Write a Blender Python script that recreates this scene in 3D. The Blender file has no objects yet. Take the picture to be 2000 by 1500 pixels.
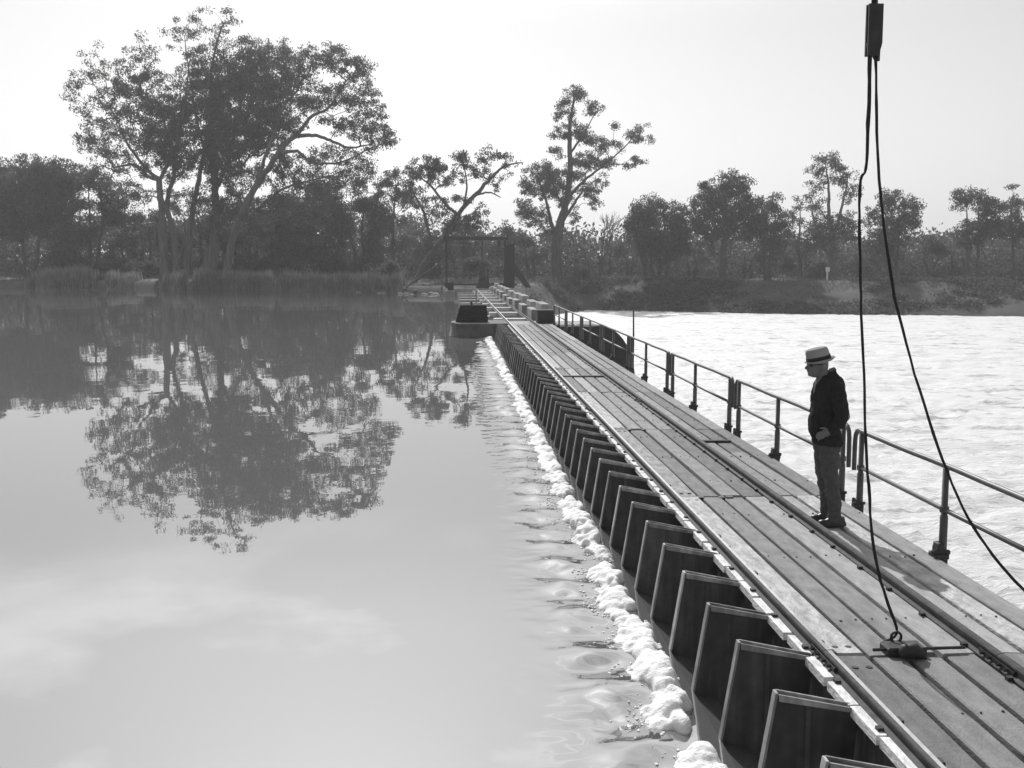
import bpy, bmesh, math, random
import numpy as np
from mathutils import Vector, Matrix
SC = bpy.context.scene
COL = SC.collection
random.seed(7); RNG = np.random.default_rng(11)

# ------------------------------------------------------------------ camera
FPX = 2100.0; CAMZ = 2.55
PITCH = math.atan(236/FPX); YAW = math.atan(118*math.cos(PITCH)/FPX)
cam_d = bpy.data.cameras.new('camera'); cam = bpy.data.objects.new('camera', cam_d); COL.objects.link(cam)
cam.location = (0, 0, CAMZ); cam.rotation_euler = (math.pi/2-PITCH, 0, -YAW)
cam_d.sensor_width = 36; cam_d.lens = 36*FPX/2000; cam_d.clip_start = .05; cam_d.clip_end = 4000
SC.camera = cam

# ------------------------------------------------------------------ sky and sun
SUN_EL = math.radians(39); SUN_AZ = math.radians(-7)          # azimuth from +Y towards +X
w = bpy.data.worlds.new('World'); SC.world = w; w.use_nodes = True
nt = w.node_tree; nt.nodes.clear()
def N(nt, t, **kw):
    n = nt.nodes.new(t)
    for k, v in kw.items(): setattr(n, k, v)
    return n
out = N(nt, 'ShaderNodeOutputWorld'); bg = N(nt, 'ShaderNodeBackground'); bg.inputs[1].default_value = .108
sky = N(nt, 'ShaderNodeTexSky', sky_type='NISHITA', sun_disc=False, sun_elevation=SUN_EL, sun_rotation=SUN_AZ, air_density=1.0, dust_density=1.0, ozone_density=1.0)
# orthochromatic plate: it sees mostly blue, a little green, no red
sep = N(nt, 'ShaderNodeSeparateColor'); nt.links.new(sky.outputs[0], sep.inputs[0])
m1 = N(nt, 'ShaderNodeMath', operation='MULTIPLY'); m1.inputs[1].default_value = .35; nt.links.new(sep.outputs[1], m1.inputs[0])
bw = N(nt, 'ShaderNodeMath', operation='MULTIPLY_ADD'); bw.inputs[1].default_value = .65; nt.links.new(sep.outputs[2], bw.inputs[0]); nt.links.new(m1.outputs[0], bw.inputs[2])
# upper-sky cloud, brightened to lighten the river's reflection, black and white film
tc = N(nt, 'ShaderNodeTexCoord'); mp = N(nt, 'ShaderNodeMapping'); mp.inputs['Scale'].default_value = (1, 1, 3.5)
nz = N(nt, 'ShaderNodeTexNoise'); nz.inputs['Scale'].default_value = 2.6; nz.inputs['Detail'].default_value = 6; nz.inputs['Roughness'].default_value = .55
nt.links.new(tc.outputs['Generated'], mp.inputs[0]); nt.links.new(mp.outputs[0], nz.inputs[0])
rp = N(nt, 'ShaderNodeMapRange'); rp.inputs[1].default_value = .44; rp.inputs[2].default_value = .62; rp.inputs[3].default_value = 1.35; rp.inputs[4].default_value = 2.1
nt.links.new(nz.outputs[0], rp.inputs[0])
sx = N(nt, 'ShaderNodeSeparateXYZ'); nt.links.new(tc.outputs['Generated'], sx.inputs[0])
ez = N(nt, 'ShaderNodeMapRange', interpolation_type='SMOOTHSTEP'); ez.inputs[1].default_value = .20; ez.inputs[2].default_value = .34; nt.links.new(sx.outputs[2], ez.inputs[0])   # brightened cloud only above the clear hazy lower sky
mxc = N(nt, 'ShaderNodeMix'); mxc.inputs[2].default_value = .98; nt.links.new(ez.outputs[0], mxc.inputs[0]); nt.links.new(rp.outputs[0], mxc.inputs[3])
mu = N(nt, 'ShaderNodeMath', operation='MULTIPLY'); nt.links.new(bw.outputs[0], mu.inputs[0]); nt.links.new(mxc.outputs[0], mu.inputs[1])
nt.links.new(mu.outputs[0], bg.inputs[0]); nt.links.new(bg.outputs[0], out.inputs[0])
sd = bpy.data.lights.new('sun', 'SUN'); sd.energy = 4.9; sd.angle = math.radians(.55); sd.color = (1, 1, 1)
sun = bpy.data.objects.new('sun', sd); COL.objects.link(sun)
sdir = Vector((math.sin(SUN_AZ)*math.cos(SUN_EL), math.cos(SUN_AZ)*math.cos(SUN_EL), math.sin(SUN_EL)))
sun.rotation_euler = sdir.to_track_quat('Z', 'Y').to_euler(); sun.location = (0, 60, 60)
SC.view_settings.view_transform = 'Standard'; SC.view_settings.look = 'None'
SC.view_settings.exposure = -0.13; SC.view_settings.gamma = 1.0; SC.view_settings.use_curve_mapping = False
SC.render.engine = 'CYCLES'
SC.cycles.max_bounces = 6; SC.cycles.diffuse_bounces = 3; SC.cycles.glossy_bounces = 3; SC.cycles.transmission_bounces = 2; SC.cycles.transparent_max_bounces = 4
SC.cycles.caustics_reflective = False; SC.cycles.caustics_refractive = False
SC.cycles.sample_clamp_indirect = 4

# photograph measurement -> point of the place at forward distance Y
_F = np.array([math.sin(YAW)*math.cos(PITCH), math.cos(YAW)*math.cos(PITCH), -math.sin(PITCH)])
_R = np.array([math.cos(YAW), -math.sin(YAW), 0]); _U = np.array([math.sin(YAW)*math.sin(PITCH), math.cos(YAW)*math.sin(PITCH), math.cos(PITCH)])
def P(px, py, Y):
    d = _F + _R*(px-1000)/FPX + _U*(750-py)/FPX
    return np.array([0, 0, CAMZ]) + d*(Y/d[1])
UP, DOWN = -.55, -3.5     # water levels above and below the weir

# ------------------------------------------------------------------ materials (black and white film: greys only)
def mat(name, v, rough=.8, var=.25, scale=8, metal=0, bump=0, bscale=30, stretch=(1, 1, 1), spec=.3, island=0, transl=0, coord='Object'):
    m = bpy.data.materials.new(name); m.use_nodes = True; t = m.node_tree; b = t.nodes['Principled BSDF']
    b.inputs['Roughness'].default_value = rough; b.inputs['Metallic'].default_value = metal; b.inputs['Specular IOR Level'].default_value = spec
    c = N(t, 'ShaderNodeTexCoord'); mpn = N(t, 'ShaderNodeMapping'); mpn.inputs['Scale'].default_value = stretch
    t.links.new(c.outputs[coord], mpn.inputs[0])
    n = N(t, 'ShaderNodeTexNoise'); n.inputs['Scale'].default_value = scale; n.inputs['Detail'].default_value = 5; n.inputs['Roughness'].default_value = .6
    t.links.new(mpn.outputs[0], n.inputs[0])
    r = N(t, 'ShaderNodeMapRange'); r.inputs[1].default_value = .3; r.inputs[2].default_value = .7
    r.inputs[3].default_value = v*(1-var); r.inputs[4].default_value = v*(1+var); t.links.new(n.outputs[0], r.inputs[0])
    val = r.outputs[0]
    if island:
        g = N(t, 'ShaderNodeNewGeometry'); r2 = N(t, 'ShaderNodeMapRange'); r2.inputs[3].default_value = 1-island; r2.inputs[4].default_value = 1+island
        t.links.new(g.outputs['Random Per Island'], r2.inputs[0])
        mm = N(t, 'ShaderNodeMath', operation='MULTIPLY'); t.links.new(val, mm.inputs[0]); t.links.new(r2.outputs[0], mm.inputs[1]); val = mm.outputs[0]
    t.links.new(val, b.inputs['Base Color'])
    if bump:
        n2 = N(t, 'ShaderNodeTexNoise'); n2.inputs['Scale'].default_value = bscale; n2.inputs['Detail'].default_value = 4; t.links.new(mpn.outputs[0], n2.inputs[0])
        bp = N(t, 'ShaderNodeBump'); bp.inputs['Strength'].default_value = bump; bp.inputs['Distance'].default_value = .02; t.links.new(n2.outputs[0], bp.inputs['Height']); t.links.new(bp.outputs[0], b.inputs['Normal'])
    if transl:
        tr = N(t, 'ShaderNodeBsdfTranslucent'); t.links.new(val, tr.inputs[0]); mx = N(t, 'ShaderNodeMixShader'); mx.inputs[0].default_value = transl
        o = t.nodes['Material Output']; t.links.new(b.outputs[0], mx.inputs[1]); t.links.new(tr.outputs[0], mx.inputs[2]); t.links.new(mx.outputs[0], o.inputs[0])
    return m
M = {}
M['steel'] = mat('dark_steel', .055, .55, .35, 5, bump=.15, spec=.4)
def stained(m, lo, hi):
    t = m.node_tree; b = t.nodes['Principled BSDF']; src = b.inputs['Base Color'].links[0].from_socket
    oi = N(t, 'ShaderNodeObjectInfo'); r = N(t, 'ShaderNodeMapRange'); r.inputs[3].default_value = .75; r.inputs[4].default_value = 1.3; t.links.new(oi.outputs['Random'], r.inputs[0])
    c = N(t, 'ShaderNodeTexCoord'); mpn = N(t, 'ShaderNodeMapping'); mpn.inputs['Scale'].default_value = (9, 9, .7); va = N(t, 'ShaderNodeVectorMath', operation='ADD'); t.links.new(c.outputs['Object'], va.inputs[0]); t.links.new(oi.outputs['Random'], va.inputs[1]); t.links.new(va.outputs[0], mpn.inputs[0])
    n = N(t, 'ShaderNodeTexNoise'); n.inputs['Scale'].default_value = 1.6; n.inputs['Detail'].default_value = 5; t.links.new(mpn.outputs[0], n.inputs[0])
    r2 = N(t, 'ShaderNodeMapRange'); r2.inputs[1].default_value = .4; r2.inputs[2].default_value = .68; r2.inputs[3].default_value = lo; r2.inputs[4].default_value = hi; t.links.new(n.outputs[0], r2.inputs[0])
    a = N(t, 'ShaderNodeMath', operation='MULTIPLY'); t.links.new(src, a.inputs[0]); t.links.new(r.outputs[0], a.inputs[1]); a2 = N(t, 'ShaderNodeMath', operation='MULTIPLY'); t.links.new(a.outputs[0], a2.inputs[0]); t.links.new(r2.outputs[0], a2.inputs[1]); t.links.new(a2.outputs[0], b.inputs['Base Color'])
stained(M['steel'], .85, 1.45)
M['flange'] = mat('pale_steel', .3, .5, .3, 6, bump=.1, spec=.5)
M['rail'] = mat('rail_steel', .08, .7, .35, 9, spec=.12, bump=.2)
M['railtop'] = mat('worn_rail_head', .55, .28, .2, 12, metal=.8)
M['pipe'] = mat('painted_pipe', .07, .45, .25, 6, spec=.4)
M['plank'] = mat('weathered_plank', .285, .85, .22, 3, bump=.5, bscale=26, stretch=(4, 1.4, 4), spec=.1)
M['plank_worn'] = mat('worn_dusty_plank', .4, .9, .32, 5, bump=.9, bscale=18, stretch=(3, 1, 3), spec=.1)
M['plank_dark'] = mat('damp_plank', .235, .85, .25, 3, bump=.5, bscale=26, stretch=(4, 1.4, 4), spec=.1)
for q_ in ('plank', 'plank_worn', 'plank_dark'): stained(M[q_], 1.0, 1.0)
M['strip'] = mat('bleached_strip', .72, .85, .25, 7, bump=.6, bscale=20, stretch=(3, 1, 3), spec=.1)
stained(M['flange'], .7, 1.25)
M['beam'] = mat('dark_timber', .055, .85, .3, 5, bump=.4)
M['concrete'] = mat('pier_concrete', .3, .9, .3, 1.6, bump=.5, bscale=12)
M['oldconcrete'] = mat('stained_concrete', .13, .9, .4, 1.8, bump=.5, bscale=12)
M['timber'] = mat('black_timber_and_shade', .035, .85, .3, 4, bump=.4, stretch=(1, 4, 4))
M['bark'] = mat('gum_bark', .125, .9, .35, 1.2, bump=.8, bscale=6, stretch=(2, 2, .4))
M['darkbark'] = mat('dark_bark', .075, .9, .35, 1.5, bump=.8, bscale=6, stretch=(2, 2, .4))
M['leaf'] = mat('gum_leaf', .09, .6, .2, .35, island=.4, transl=.42, spec=.3)
M['leaf2'] = mat('grey_leaf', .105, .6, .2, .35, island=.4, transl=.42, spec=.3)
M['leaf3'] = mat('bush_leaf', .085, .65, .25, .3, island=.4, transl=.42, spec=.25)
M['ground'] = mat('river_bank_earth', .075, .95, .45, .35, bump=.8, bscale=3)
M['grass'] = mat('dry_grass', .12, .8, .3, .2, island=.4, transl=.3, spec=.15)
M['reed'] = mat('pale_reed', .25, .8, .25, .3, island=.4, transl=.35, spec=.15)
M['stone'] = mat('rubble_stone', .22, .9, .35, 2, bump=.6, bscale=8)
M['rope'] = mat('stand_in_rope', .025, .85, .3, 40, bump=.6, bscale=120)
M['iron'] = mat('black_iron', .03, .5, .3, 10, bump=.2)
M['skin'] = mat('skin', .15, .6, .08, 20)
M['jacket'] = mat('dark_wool', .028, .95, .2, 30, bump=.3, bscale=150, spec=.1)
M['trouser'] = mat('grey_trousers', .085, .95, .15, 25, bump=.3, bscale=140, spec=.1)
M['shirt'] = mat('grey_cardigan', .16, .9, .1, 30)
M['felt'] = mat('pale_hat_felt', .27, .9, .1, 14, bump=.15, bscale=120, spec=.1)
M['band'] = mat('black_hat_band', .02, .7, .1, 30)
M['shoe'] = mat('dark_leather', .035, .4, .2, 20)
M['sign'] = mat('pale_paint', .6, .7, .1, 5)
M['foam'] = mat('white_foam', .8, .95, .06, 14, bump=.9, bscale=48, spec=.1)
_b = M['foam'].node_tree.nodes['Principled BSDF']; _b.inputs['Subsurface Weight'].default_value = .75; _b.inputs['Subsurface Radius'].default_value = (1, 1, 1); _b.inputs['Subsurface Scale'].default_value = .035

def water_up():
    m = bpy.data.materials.new('still_river_water'); m.use_nodes = True; t = m.node_tree; b = t.nodes['Principled BSDF']
    b.inputs['Base Color'].default_value = (.12, .12, .12, 1); b.inputs['Roughness'].default_value = .01; b.inputs['IOR'].default_value = 4.2
    c = N(t, 'ShaderNodeTexCoord')
    hs = []
    for sc, st, d in ((.35, (1, .55, 1), 2), (1.7, (1, .8, 1), 3)):
        mpn = N(t, 'ShaderNodeMapping'); mpn.inputs['Scale'].default_value = st; t.links.new(c.outputs['Object'], mpn.inputs[0])
        n = N(t, 'ShaderNodeTexNoise'); n.inputs['Scale'].default_value = sc; n.inputs['Detail'].default_value = d; t.links.new(mpn.outputs[0], n.inputs[0]); hs.append(n)
    b1 = N(t, 'ShaderNodeBump'); b1.inputs['Strength'].default_value = 1; b1.inputs['Distance'].default_value = .011; t.links.new(hs[0].outputs[0], b1.inputs['Height'])
    b2 = N(t, 'ShaderNodeBump'); b2.inputs['Strength'].default_value = 1; b2.inputs['Distance'].default_value = .0016; t.links.new(hs[1].outputs[0], b2.inputs['Height']); t.links.new(b1.outputs[0], b2.inputs['Normal'])
    nw = N(t, 'ShaderNodeTexNoise'); nw.inputs['Scale'].default_value = .09; nw.inputs['Detail'].default_value = 3; t.links.new(c.outputs['Object'], nw.inputs[0])
    rw = N(t, 'ShaderNodeMapRange'); rw.inputs[1].default_value = .4; rw.inputs[2].default_value = .62; rw.inputs[3].default_value = .35; rw.inputs[4].default_value = 1.6; t.links.new(nw.outputs[0], rw.inputs[0]); t.links.new(rw.outputs[0], b2.inputs['Strength'])
    t.links.new(b2.outputs[0], b.inputs['Normal'])
    return m
M['water'] = water_up()
def water_foam():
    m = bpy.data.materials.new('churned_white_water'); m.use_nodes = True; t = m.node_tree; b = t.nodes['Principled BSDF']
    b.inputs['Roughness'].default_value = .6; b.inputs['Specular IOR Level'].default_value = .25
    c = N(t, 'ShaderNodeTexCoord'); mpn = N(t, 'ShaderNodeMapping'); mpn.inputs['Scale'].default_value = (.5, 1.5, 1); t.links.new(c.outputs['Object'], mpn.inputs[0])
    n = N(t, 'ShaderNodeTexNoise'); n.inputs['Scale'].default_value = .8; n.inputs['Detail'].default_value = 10; n.inputs['Roughness'].default_value = .74; t.links.new(mpn.outputs[0], n.inputs[0])
    r = N(t, 'ShaderNodeValToRGB'); r.color_ramp.elements[0].position = .35; r.color_ramp.elements[0].color = (.26, .26, .26, 1)
    r.color_ramp.elements[1].position = .48; r.color_ramp.elements[1].color = (.68, .68, .68, 1); t.links.new(n.outputs[0], r.inputs[0]); t.links.new(r.outputs[0], b.inputs['Base Color'])
    n2 = N(t, 'ShaderNodeTexNoise'); n2.inputs['Scale'].default_value = 5; n2.inputs['Detail'].default_value = 8; n2.inputs['Roughness'].default_value = .7; t.links.new(mpn.outputs[0], n2.inputs[0])
    bp = N(t, 'ShaderNodeBump'); bp.inputs['Strength'].default_value = .8; bp.inputs['Distance'].default_value = .12; t.links.new(n2.outputs[0], bp.inputs['Height']); t.links.new(bp.outputs[0], b.inputs['Normal'])
    return m
M['whitewater'] = water_foam()

# ------------------------------------------------------------------ helpers
def tag(o, label=None, cat=None, group=None, kind=None):
    for k, v in (('label', label), ('category', cat), ('group', group), ('kind', kind)):
        if v: o[k] = v
    return o
def empty(name, loc, label, cat, group=None):
    o = bpy.data.objects.new(name, None); COL.objects.link(o); o.location = loc; o.empty_display_size = .2
    return tag(o, label, cat, group)
class MB:
    """collects geometry (world coordinates) and links it as one mesh object"""
    def __init__(s): s.v = []; s.f = []
    def add(s, vs, fs):
        b = len(s.v); s.v += [tuple(map(float, q)) for q in vs]; s.f += [tuple(i+b for i in f) for f in fs]
    def box(s, x0, x1, y0, y1, z0, z1):
        s.add([(x0,y0,z0),(x1,y0,z0),(x1,y1,z0),(x0,y1,z0),(x0,y0,z1),(x1,y0,z1),(x1,y1,z1),(x0,y1,z1)],
              [(3,2,1,0),(4,5,6,7),(0,1,5,4),(1,2,6,5),(2,3,7,6),(3,0,4,7)])
        return s
    def prism(s, pts, axis, a, b):
        """polygon pts (2-D) extruded along axis 'x','y','z' from a to b"""
        n = len(pts)
        def q(p, h): return {'x': (h, p[0], p[1]), 'y': (p[0], h, p[1]), 'z': (p[0], p[1], h)}[axis]
        s.add([q(p, a) for p in pts]+[q(p, b) for p in pts], [tuple(range(n))[::-1], tuple(range(n, 2*n))]+[(i, (i+1)%n, n+(i+1)%n, n+i) for i in range(n)])
        return s
    def tube(s, path, rad, n=8, cap=True):
        path = [Vector(p) for p in path]
        if not hasattr(rad, '__len__'): rad = [rad]*len(path)
        ref = None; rings = []
        for i, p in enumerate(path):
            d = (path[min(i+1, len(path)-1)]-path[max(i-1, 0)])
            d = d.normalized() if d.length > 1e-9 else Vector((0, 0, 1))
            if ref is None: ref = Vector((1, 0, 0)) if abs(d.x) < .8 else Vector((0, 1, 0))
            u = d.cross(ref).normalized(); v = d.cross(u).normalized(); ref = u.cross(d)
            rings.append([p+(u*math.cos(2*math.pi*k/n)+v*math.sin(2*math.pi*k/n))*rad[i] for k in range(n)])
        vs = [q for r in rings for q in r]; fs = []
        for i in range(len(path)-1):
            for k in range(n): fs.append((i*n+k, i*n+(k+1)%n, (i+1)*n+(k+1)%n, (i+1)*n+k))
        if cap: fs += [tuple(range(n))[::-1], tuple((len(path)-1)*n+k for k in range(n))]
        s.add(vs, fs); return s
    def build(s, name, m, parent=None, origin=None, smooth=False, bevel=0):
        me = bpy.data.meshes.new(name)
        o0 = Vector(parent.matrix_world.translation if parent is None else parent_loc(parent)) if parent is not None else Vector(origin or (0, 0, 0))
        me.from_pydata([(v[0]-o0.x, v[1]-o0.y, v[2]-o0.z) for v in s.v], [], s.f)
        bm = bmesh.new(); bm.from_mesh(me); bmesh.ops.recalc_face_normals(bm, faces=bm.faces)
        if bevel: bmesh.ops.bevel(bm, geom=list(bm.edges), offset=bevel, segments=1, affect='EDGES', clamp_overlap=True)
        bm.to_mesh(me); bm.free()
        if smooth: me.polygons.foreach_set('use_smooth', [True]*len(me.polygons))
        me.materials.append(m)
        o = bpy.data.objects.new(name, me); COL.objects.link(o)
        if parent is not None: o.parent = parent
        else: o.location = o0
        return o
def parent_loc(p):
    l = Vector((0, 0, 0))
    while p is not None: l += p.location; p = p.parent
    return l
def np_mesh(name, V, Fq, m, parent=None, smooth=False, quad=4):
    me = bpy.data.meshes.new(name); V = np.asarray(V, dtype=np.float32); Fq = np.asarray(Fq, dtype=np.int32)
    if parent is not None: V = V-np.array(parent_loc(parent), dtype=np.float32)
    me.vertices.add(len(V)); me.vertices.foreach_set('co', V.ravel())
    me.loops.add(Fq.size); me.loops.foreach_set('vertex_index', Fq.ravel())
    me.polygons.add(len(Fq)); me.polygons.foreach_set('loop_start', np.arange(0, Fq.size, quad, dtype=np.int32))
    if smooth: me.polygons.foreach_set('use_smooth', np.ones(len(Fq), dtype=bool))
    me.materials.append(m); me.update(calc_edges=True)
    o = bpy.data.objects.new(name, me); COL.objects.link(o)
    if parent is not None: o.parent = parent
    return o
# value noise
_perm = np.random.default_rng(3).random((256, 256))
def vnoise(x, y):
    xi = np.floor(x).astype(int); yi = np.floor(y).astype(int); fx = x-xi; fy = y-yi
    fx = fx*fx*(3-2*fx); fy = fy*fy*(3-2*fy)
    a = _perm[xi & 255, yi & 255]; b = _perm[(xi+1) & 255, yi & 255]; c = _perm[xi & 255, (yi+1) & 255]; d = _perm[(xi+1) & 255, (yi+1) & 255]
    return (a*(1-fx)+b*fx)*(1-fy)+(c*(1-fx)+d*fx)*fy
def fbm(x, y, o=4, g=.5):
    s = 0; a = 1; t = 0
    for k in range(o): s = s+a*vnoise(x*2**k+17.3*k, y*2**k+9.1*k); t += a; a *= g
    return s/t
def grid_faces(nx, ny):
    i = np.arange(nx-1)[:, None]*ny+np.arange(ny-1)[None, :]
    return np.stack([i, i+ny, i+ny+1, i+1], -1).reshape(-1, 4)

# ------------------------------------------------------------------ terrain, water
SH_X = [-1500, -400, -150, -90, -46.5, -23, -9, -4, 2, 7, 9, 12, 16.5, 25, 38, 65, 110, 200, 400, 1500]
SH_Y = [175, 158, 146, 141, 137, 128, 116, 109, 106, 107, 112, 126, 139, 136, 128.5, 119.5, 108, 95, 80, 60]
def terrain_z(x, y):
    ys = np.interp(x, SH_X, SH_Y)+3.0*(fbm(x*.13, x*0+2.2, 3)-.5)
    d = y-ys
    lo = np.where(x < 4, UP-1.2, DOWN-1.0); t = np.clip((x-2)/5, 0, 1); lo = (UP-1.2)*(1-t)+(DOWN-1.0)*t
    run = 4.0*(1-t)+15.0*t; off = -2.2*(1-t)-3.4*t
    s = np.clip((d-off)/run, 0, 1); s = np.where(t > .5, s**.85, s*s*(3-2*s))
    top = .35+.5*(fbm(x*.05+4, y*.05, 3)-.5)-.25*t
    z = lo*(1-s)+top*s + .5*(fbm(x*.22, y*.22, 4)-.5)*np.clip(s*2, 0, 1)
    return z+np.clip((d-60)/400, 0, 1)*1.0
xs = np.concatenate([np.linspace(-1500, -120, 24)[:-1], np.linspace(-120, 120, 240), np.linspace(120, 1500, 24)[1:]])
ds = np.concatenate([[-260, -120, -60, -20], np.linspace(-8, 24, 55), np.linspace(26, 120, 40), [150, 220, 350, 600, 1000, 1800]])
X, Dd = np.meshgrid(xs, ds, indexing='ij'); Yg = np.interp(X, SH_X, SH_Y)+Dd
tag(np_mesh('ground', np.stack([X, Yg, terrain_z(X, Yg)], -1).reshape(-1, 3), grid_faces(len(xs), len(ds)), M['ground'], smooth=True), kind='structure')
# pool above the weir: one calm sheet up to the trestles, narrower beside the pier row
def swell(x, y):
    e = np.exp(-((x-1.12-.12*(fbm(y*.4, y*0, 2)-.5))/.20)**2)
    ph = (y-5.85)/.82
    h = .030*e*(np.cos(2*math.pi*ph+5*(fbm(y*.5, x*.6+4, 2)-.5))*(.25+1.3*fbm(y*.9+7, y*0, 2))+1.3*(fbm(x*2+3, y*1.9, 3)-.5)*2)+.012*np.exp(-((x-1.0)/.35)**2)*(fbm(x*5, y*7, 3)-.5)*2
    return h*np.clip((x-.35)/.3, 0, 1)*np.clip((46-y)/1.2, 0, 1)
xw = np.linspace(.35, 1.74, 42); yw = np.concatenate([np.linspace(1.5, 18, 460)[:-1], np.linspace(18, 45, 420)])
X, Y = np.meshgrid(xw, yw, indexing='ij')
V = np.stack([X, Y, UP+swell(X, Y)], -1).reshape(-1, 3); Fq = grid_faces(len(xw), len(yw))
ext = []
for x0, x1, y0, y1 in ((-900, .35, -160, 45), (-900, .9, 45, 200), (.35, 1.74, -160, 1.5)):
    b_ = len(V)+len(ext); ext += [(x0, y0, UP), (x1, y0, UP), (x1, y1, UP), (x0, y1, UP)]; Fq = np.concatenate([Fq, [[b_, b_+1, b_+2, b_+3]]])
tag(np_mesh('river_water', np.concatenate([V, np.array(ext)]), Fq, M['water'], smooth=True), kind='structure')
# water sliding through the trestles and under the deck
ys_ = np.linspace(-8, 45.2, 420); us = np.linspace(0, 1, 14)
Ug, Ys = np.meshgrid(us, ys_, indexing='ij')
Xs = 1.72+Ug*2.4; Zs = UP-.02-2.9*Ug**1.6+.05*(fbm(Xs*4, Ys*5, 3)-.5)*Ug
tag(np_mesh('spilling_water', np.stack([Xs, Ys, Zs], -1).reshape(-1, 3), grid_faces(14, 420), M['water'], smooth=True), kind='structure')
# tail water, churned white
def grow(a, b, n, k): u = np.linspace(0, 1, n); return a+(b-a)*(np.exp(k*u)-1)/(math.exp(k)-1)
xt = np.concatenate([[3.2], grow(4.2, 420, 360, 3.6)]); yt = np.concatenate([[-60, -20, 0], grow(5, 205, 380, 1.9)])
X, Y = np.meshgrid(xt, yt, indexing='ij')
wx = X+2*fbm(X*.2, Y*.2, 2); wy = Y+2*fbm(X*.2+50, Y*.2, 2)
fade = np.clip(1.25-Y/170, .35, 1)
H = fade*(.24*(fbm(wx*.33, wy*.75, 3)-.5)+.26*(np.abs(fbm(wx*1.3+9, wy*2.6, 4, .6)-.5)*-2+.35)+.17*(fbm(wx*4.5, wy*8, 3, .6)-.5))
tag(np_mesh('tail_water', np.stack([X, Y, DOWN+H], -1).reshape(-1, 3), grid_faces(len(xt), len(yt)), M['whitewater'], smooth=True), kind='structure')

# froth piled along the foot of the trestles
yf = np.concatenate([np.linspace(2.2, 16, 1000)[:-1], np.linspace(16, 44.9, 700)]); xf = np.linspace(1.05, 1.86, 62)
X, Y = np.meshgrid(xf, yf, indexing='ij')
def billow(x, y, o=4, g=.5):
    q = 0; a = 1; t = 0
    for k in range(o): q = q+a*np.abs(2*vnoise(x*2**k+31.7*k, y*2**k+13.3*k)-1)**.8; t += a; a *= g
    return q/t
H = np.full(X.shape, -.09)
kp = 8200; bay = RNG.integers(-1, 48, kp); bsz = RNG.uniform(.7, 1.2, 60); bof = RNG.normal(.02, .045, 60)
fy = 5.85+.82*(bay+.45)+RNG.normal(0, .17, kp)*bsz[bay+1]; fx = 1.53+bof[bay+1]+RNG.normal(0, .085, kp)*bsz[bay+1]-np.abs(RNG.normal(0, .05, kp))+.26*(fbm(fy*2.6, fy*0+8, 2)-.5)
fr_ = RNG.uniform(.014, .072, kp)*bsz[bay+1]**.4*np.clip(1.25-np.abs(fx-1.53)*2.6, .25, 1.15)
fr_ = fr_*np.clip((1.74-fx)/.16, .2, 1); fa_ = RNG.uniform(.8, 2.3, kp)
fz = -.035+RNG.uniform(-.02, .085, kp)*np.clip((fx-1.3)/.25, 0, 1)*np.clip((1.75-fx)/.14, 0, 1)*(.4+1.3*fbm(fy*1.3, fy*0+5, 2))
for q in range(kp):
    if fx[q] > 1.72: continue
    a0, a1 = np.searchsorted(yf, [fy[q]-fr_[q]*fa_[q], fy[q]+fr_[q]*fa_[q]]); b0, b1 = np.searchsorted(xf, [fx[q]-fr_[q], fx[q]+fr_[q]])
    if a1 <= a0 or b1 <= b0: continue
    dx = (X[b0:b1, a0:a1]-fx[q])/fr_[q]; dy = (Y[b0:b1, a0:a1]-fy[q])/(fr_[q]*fa_[q]); h_ = fz[q]+fr_[q]*.7*np.sqrt(np.clip(1-dx*dx-dy*dy, 0, 1))
    h_ = np.where(dx*dx+dy*dy < 1, h_, -.09); H[b0:b1, a0:a1] = np.maximum(H[b0:b1, a0:a1], h_)
H = H+.04*(billow(X*11, Y*11, 4, .65)-.45)+.03*(fbm(X*8, Y*8, 3)-.5)-.02*np.clip(1.4-X, 0, .3)/.3
H = H+np.where(H > -.03, .024*(fbm(X*34, Y*34, 3, .7)-.5), 0)
for _ in range(2):
    H[1:-1, 1:-1] = (H[1:-1, 1:-1]*2+H[:-2, 1:-1]+H[2:, 1:-1]+H[1:-1, :-2]+H[1:-1, 2:])/6
FV = np.stack([X+.03*(fbm(X*6, Y*6, 2)-.5), Y, UP+H], -1).reshape(-1, 3); FF = grid_faces(len(xf), len(yf)); FF = np.concatenate([FF[:, [0, 1, 2]], FF[:, [0, 2, 3]]])
_bm = bmesh.new(); bmesh.ops.create_icosphere(_bm, subdivisions=1, radius=1); IV = np.array([v.co for v in _bm.verts]); IF = np.array([[q.index for q in f.verts] for f in _bm.faces]); _bm.free()
kp = 5200; sel = RNG.integers(0, len(fy), kp); gx = fx[sel]-np.abs(RNG.normal(0, .09, kp))-.02; gy = fy[sel]+RNG.normal(0, .09, kp); gr = RNG.uniform(.003, .010, kp)     # flecks adrift beside the mounds
kk = (gx > 1.0) & (gx < 1.7); gx, gy, gr = gx[kk], gy[kk], gr[kk]; kp = len(gx)
GV = (IV[None]*np.array([1.5, 2.4, .35])*(1+.25*RNG.normal(size=(kp, len(IV), 1))))*gr[:, None, None]+np.stack([gx, gy, UP+swell(gx, gy)+.002], -1)[:, None, :]
GF = IF[None]+(np.arange(kp)*len(IV))[:, None, None]+len(FV)
tag(np_mesh('foam', np.concatenate([FV, GV.reshape(-1, 3)]), np.concatenate([FF, GF.reshape(-1, 3)]), M['foam'], smooth=True, quad=3), kind='stuff')

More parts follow.
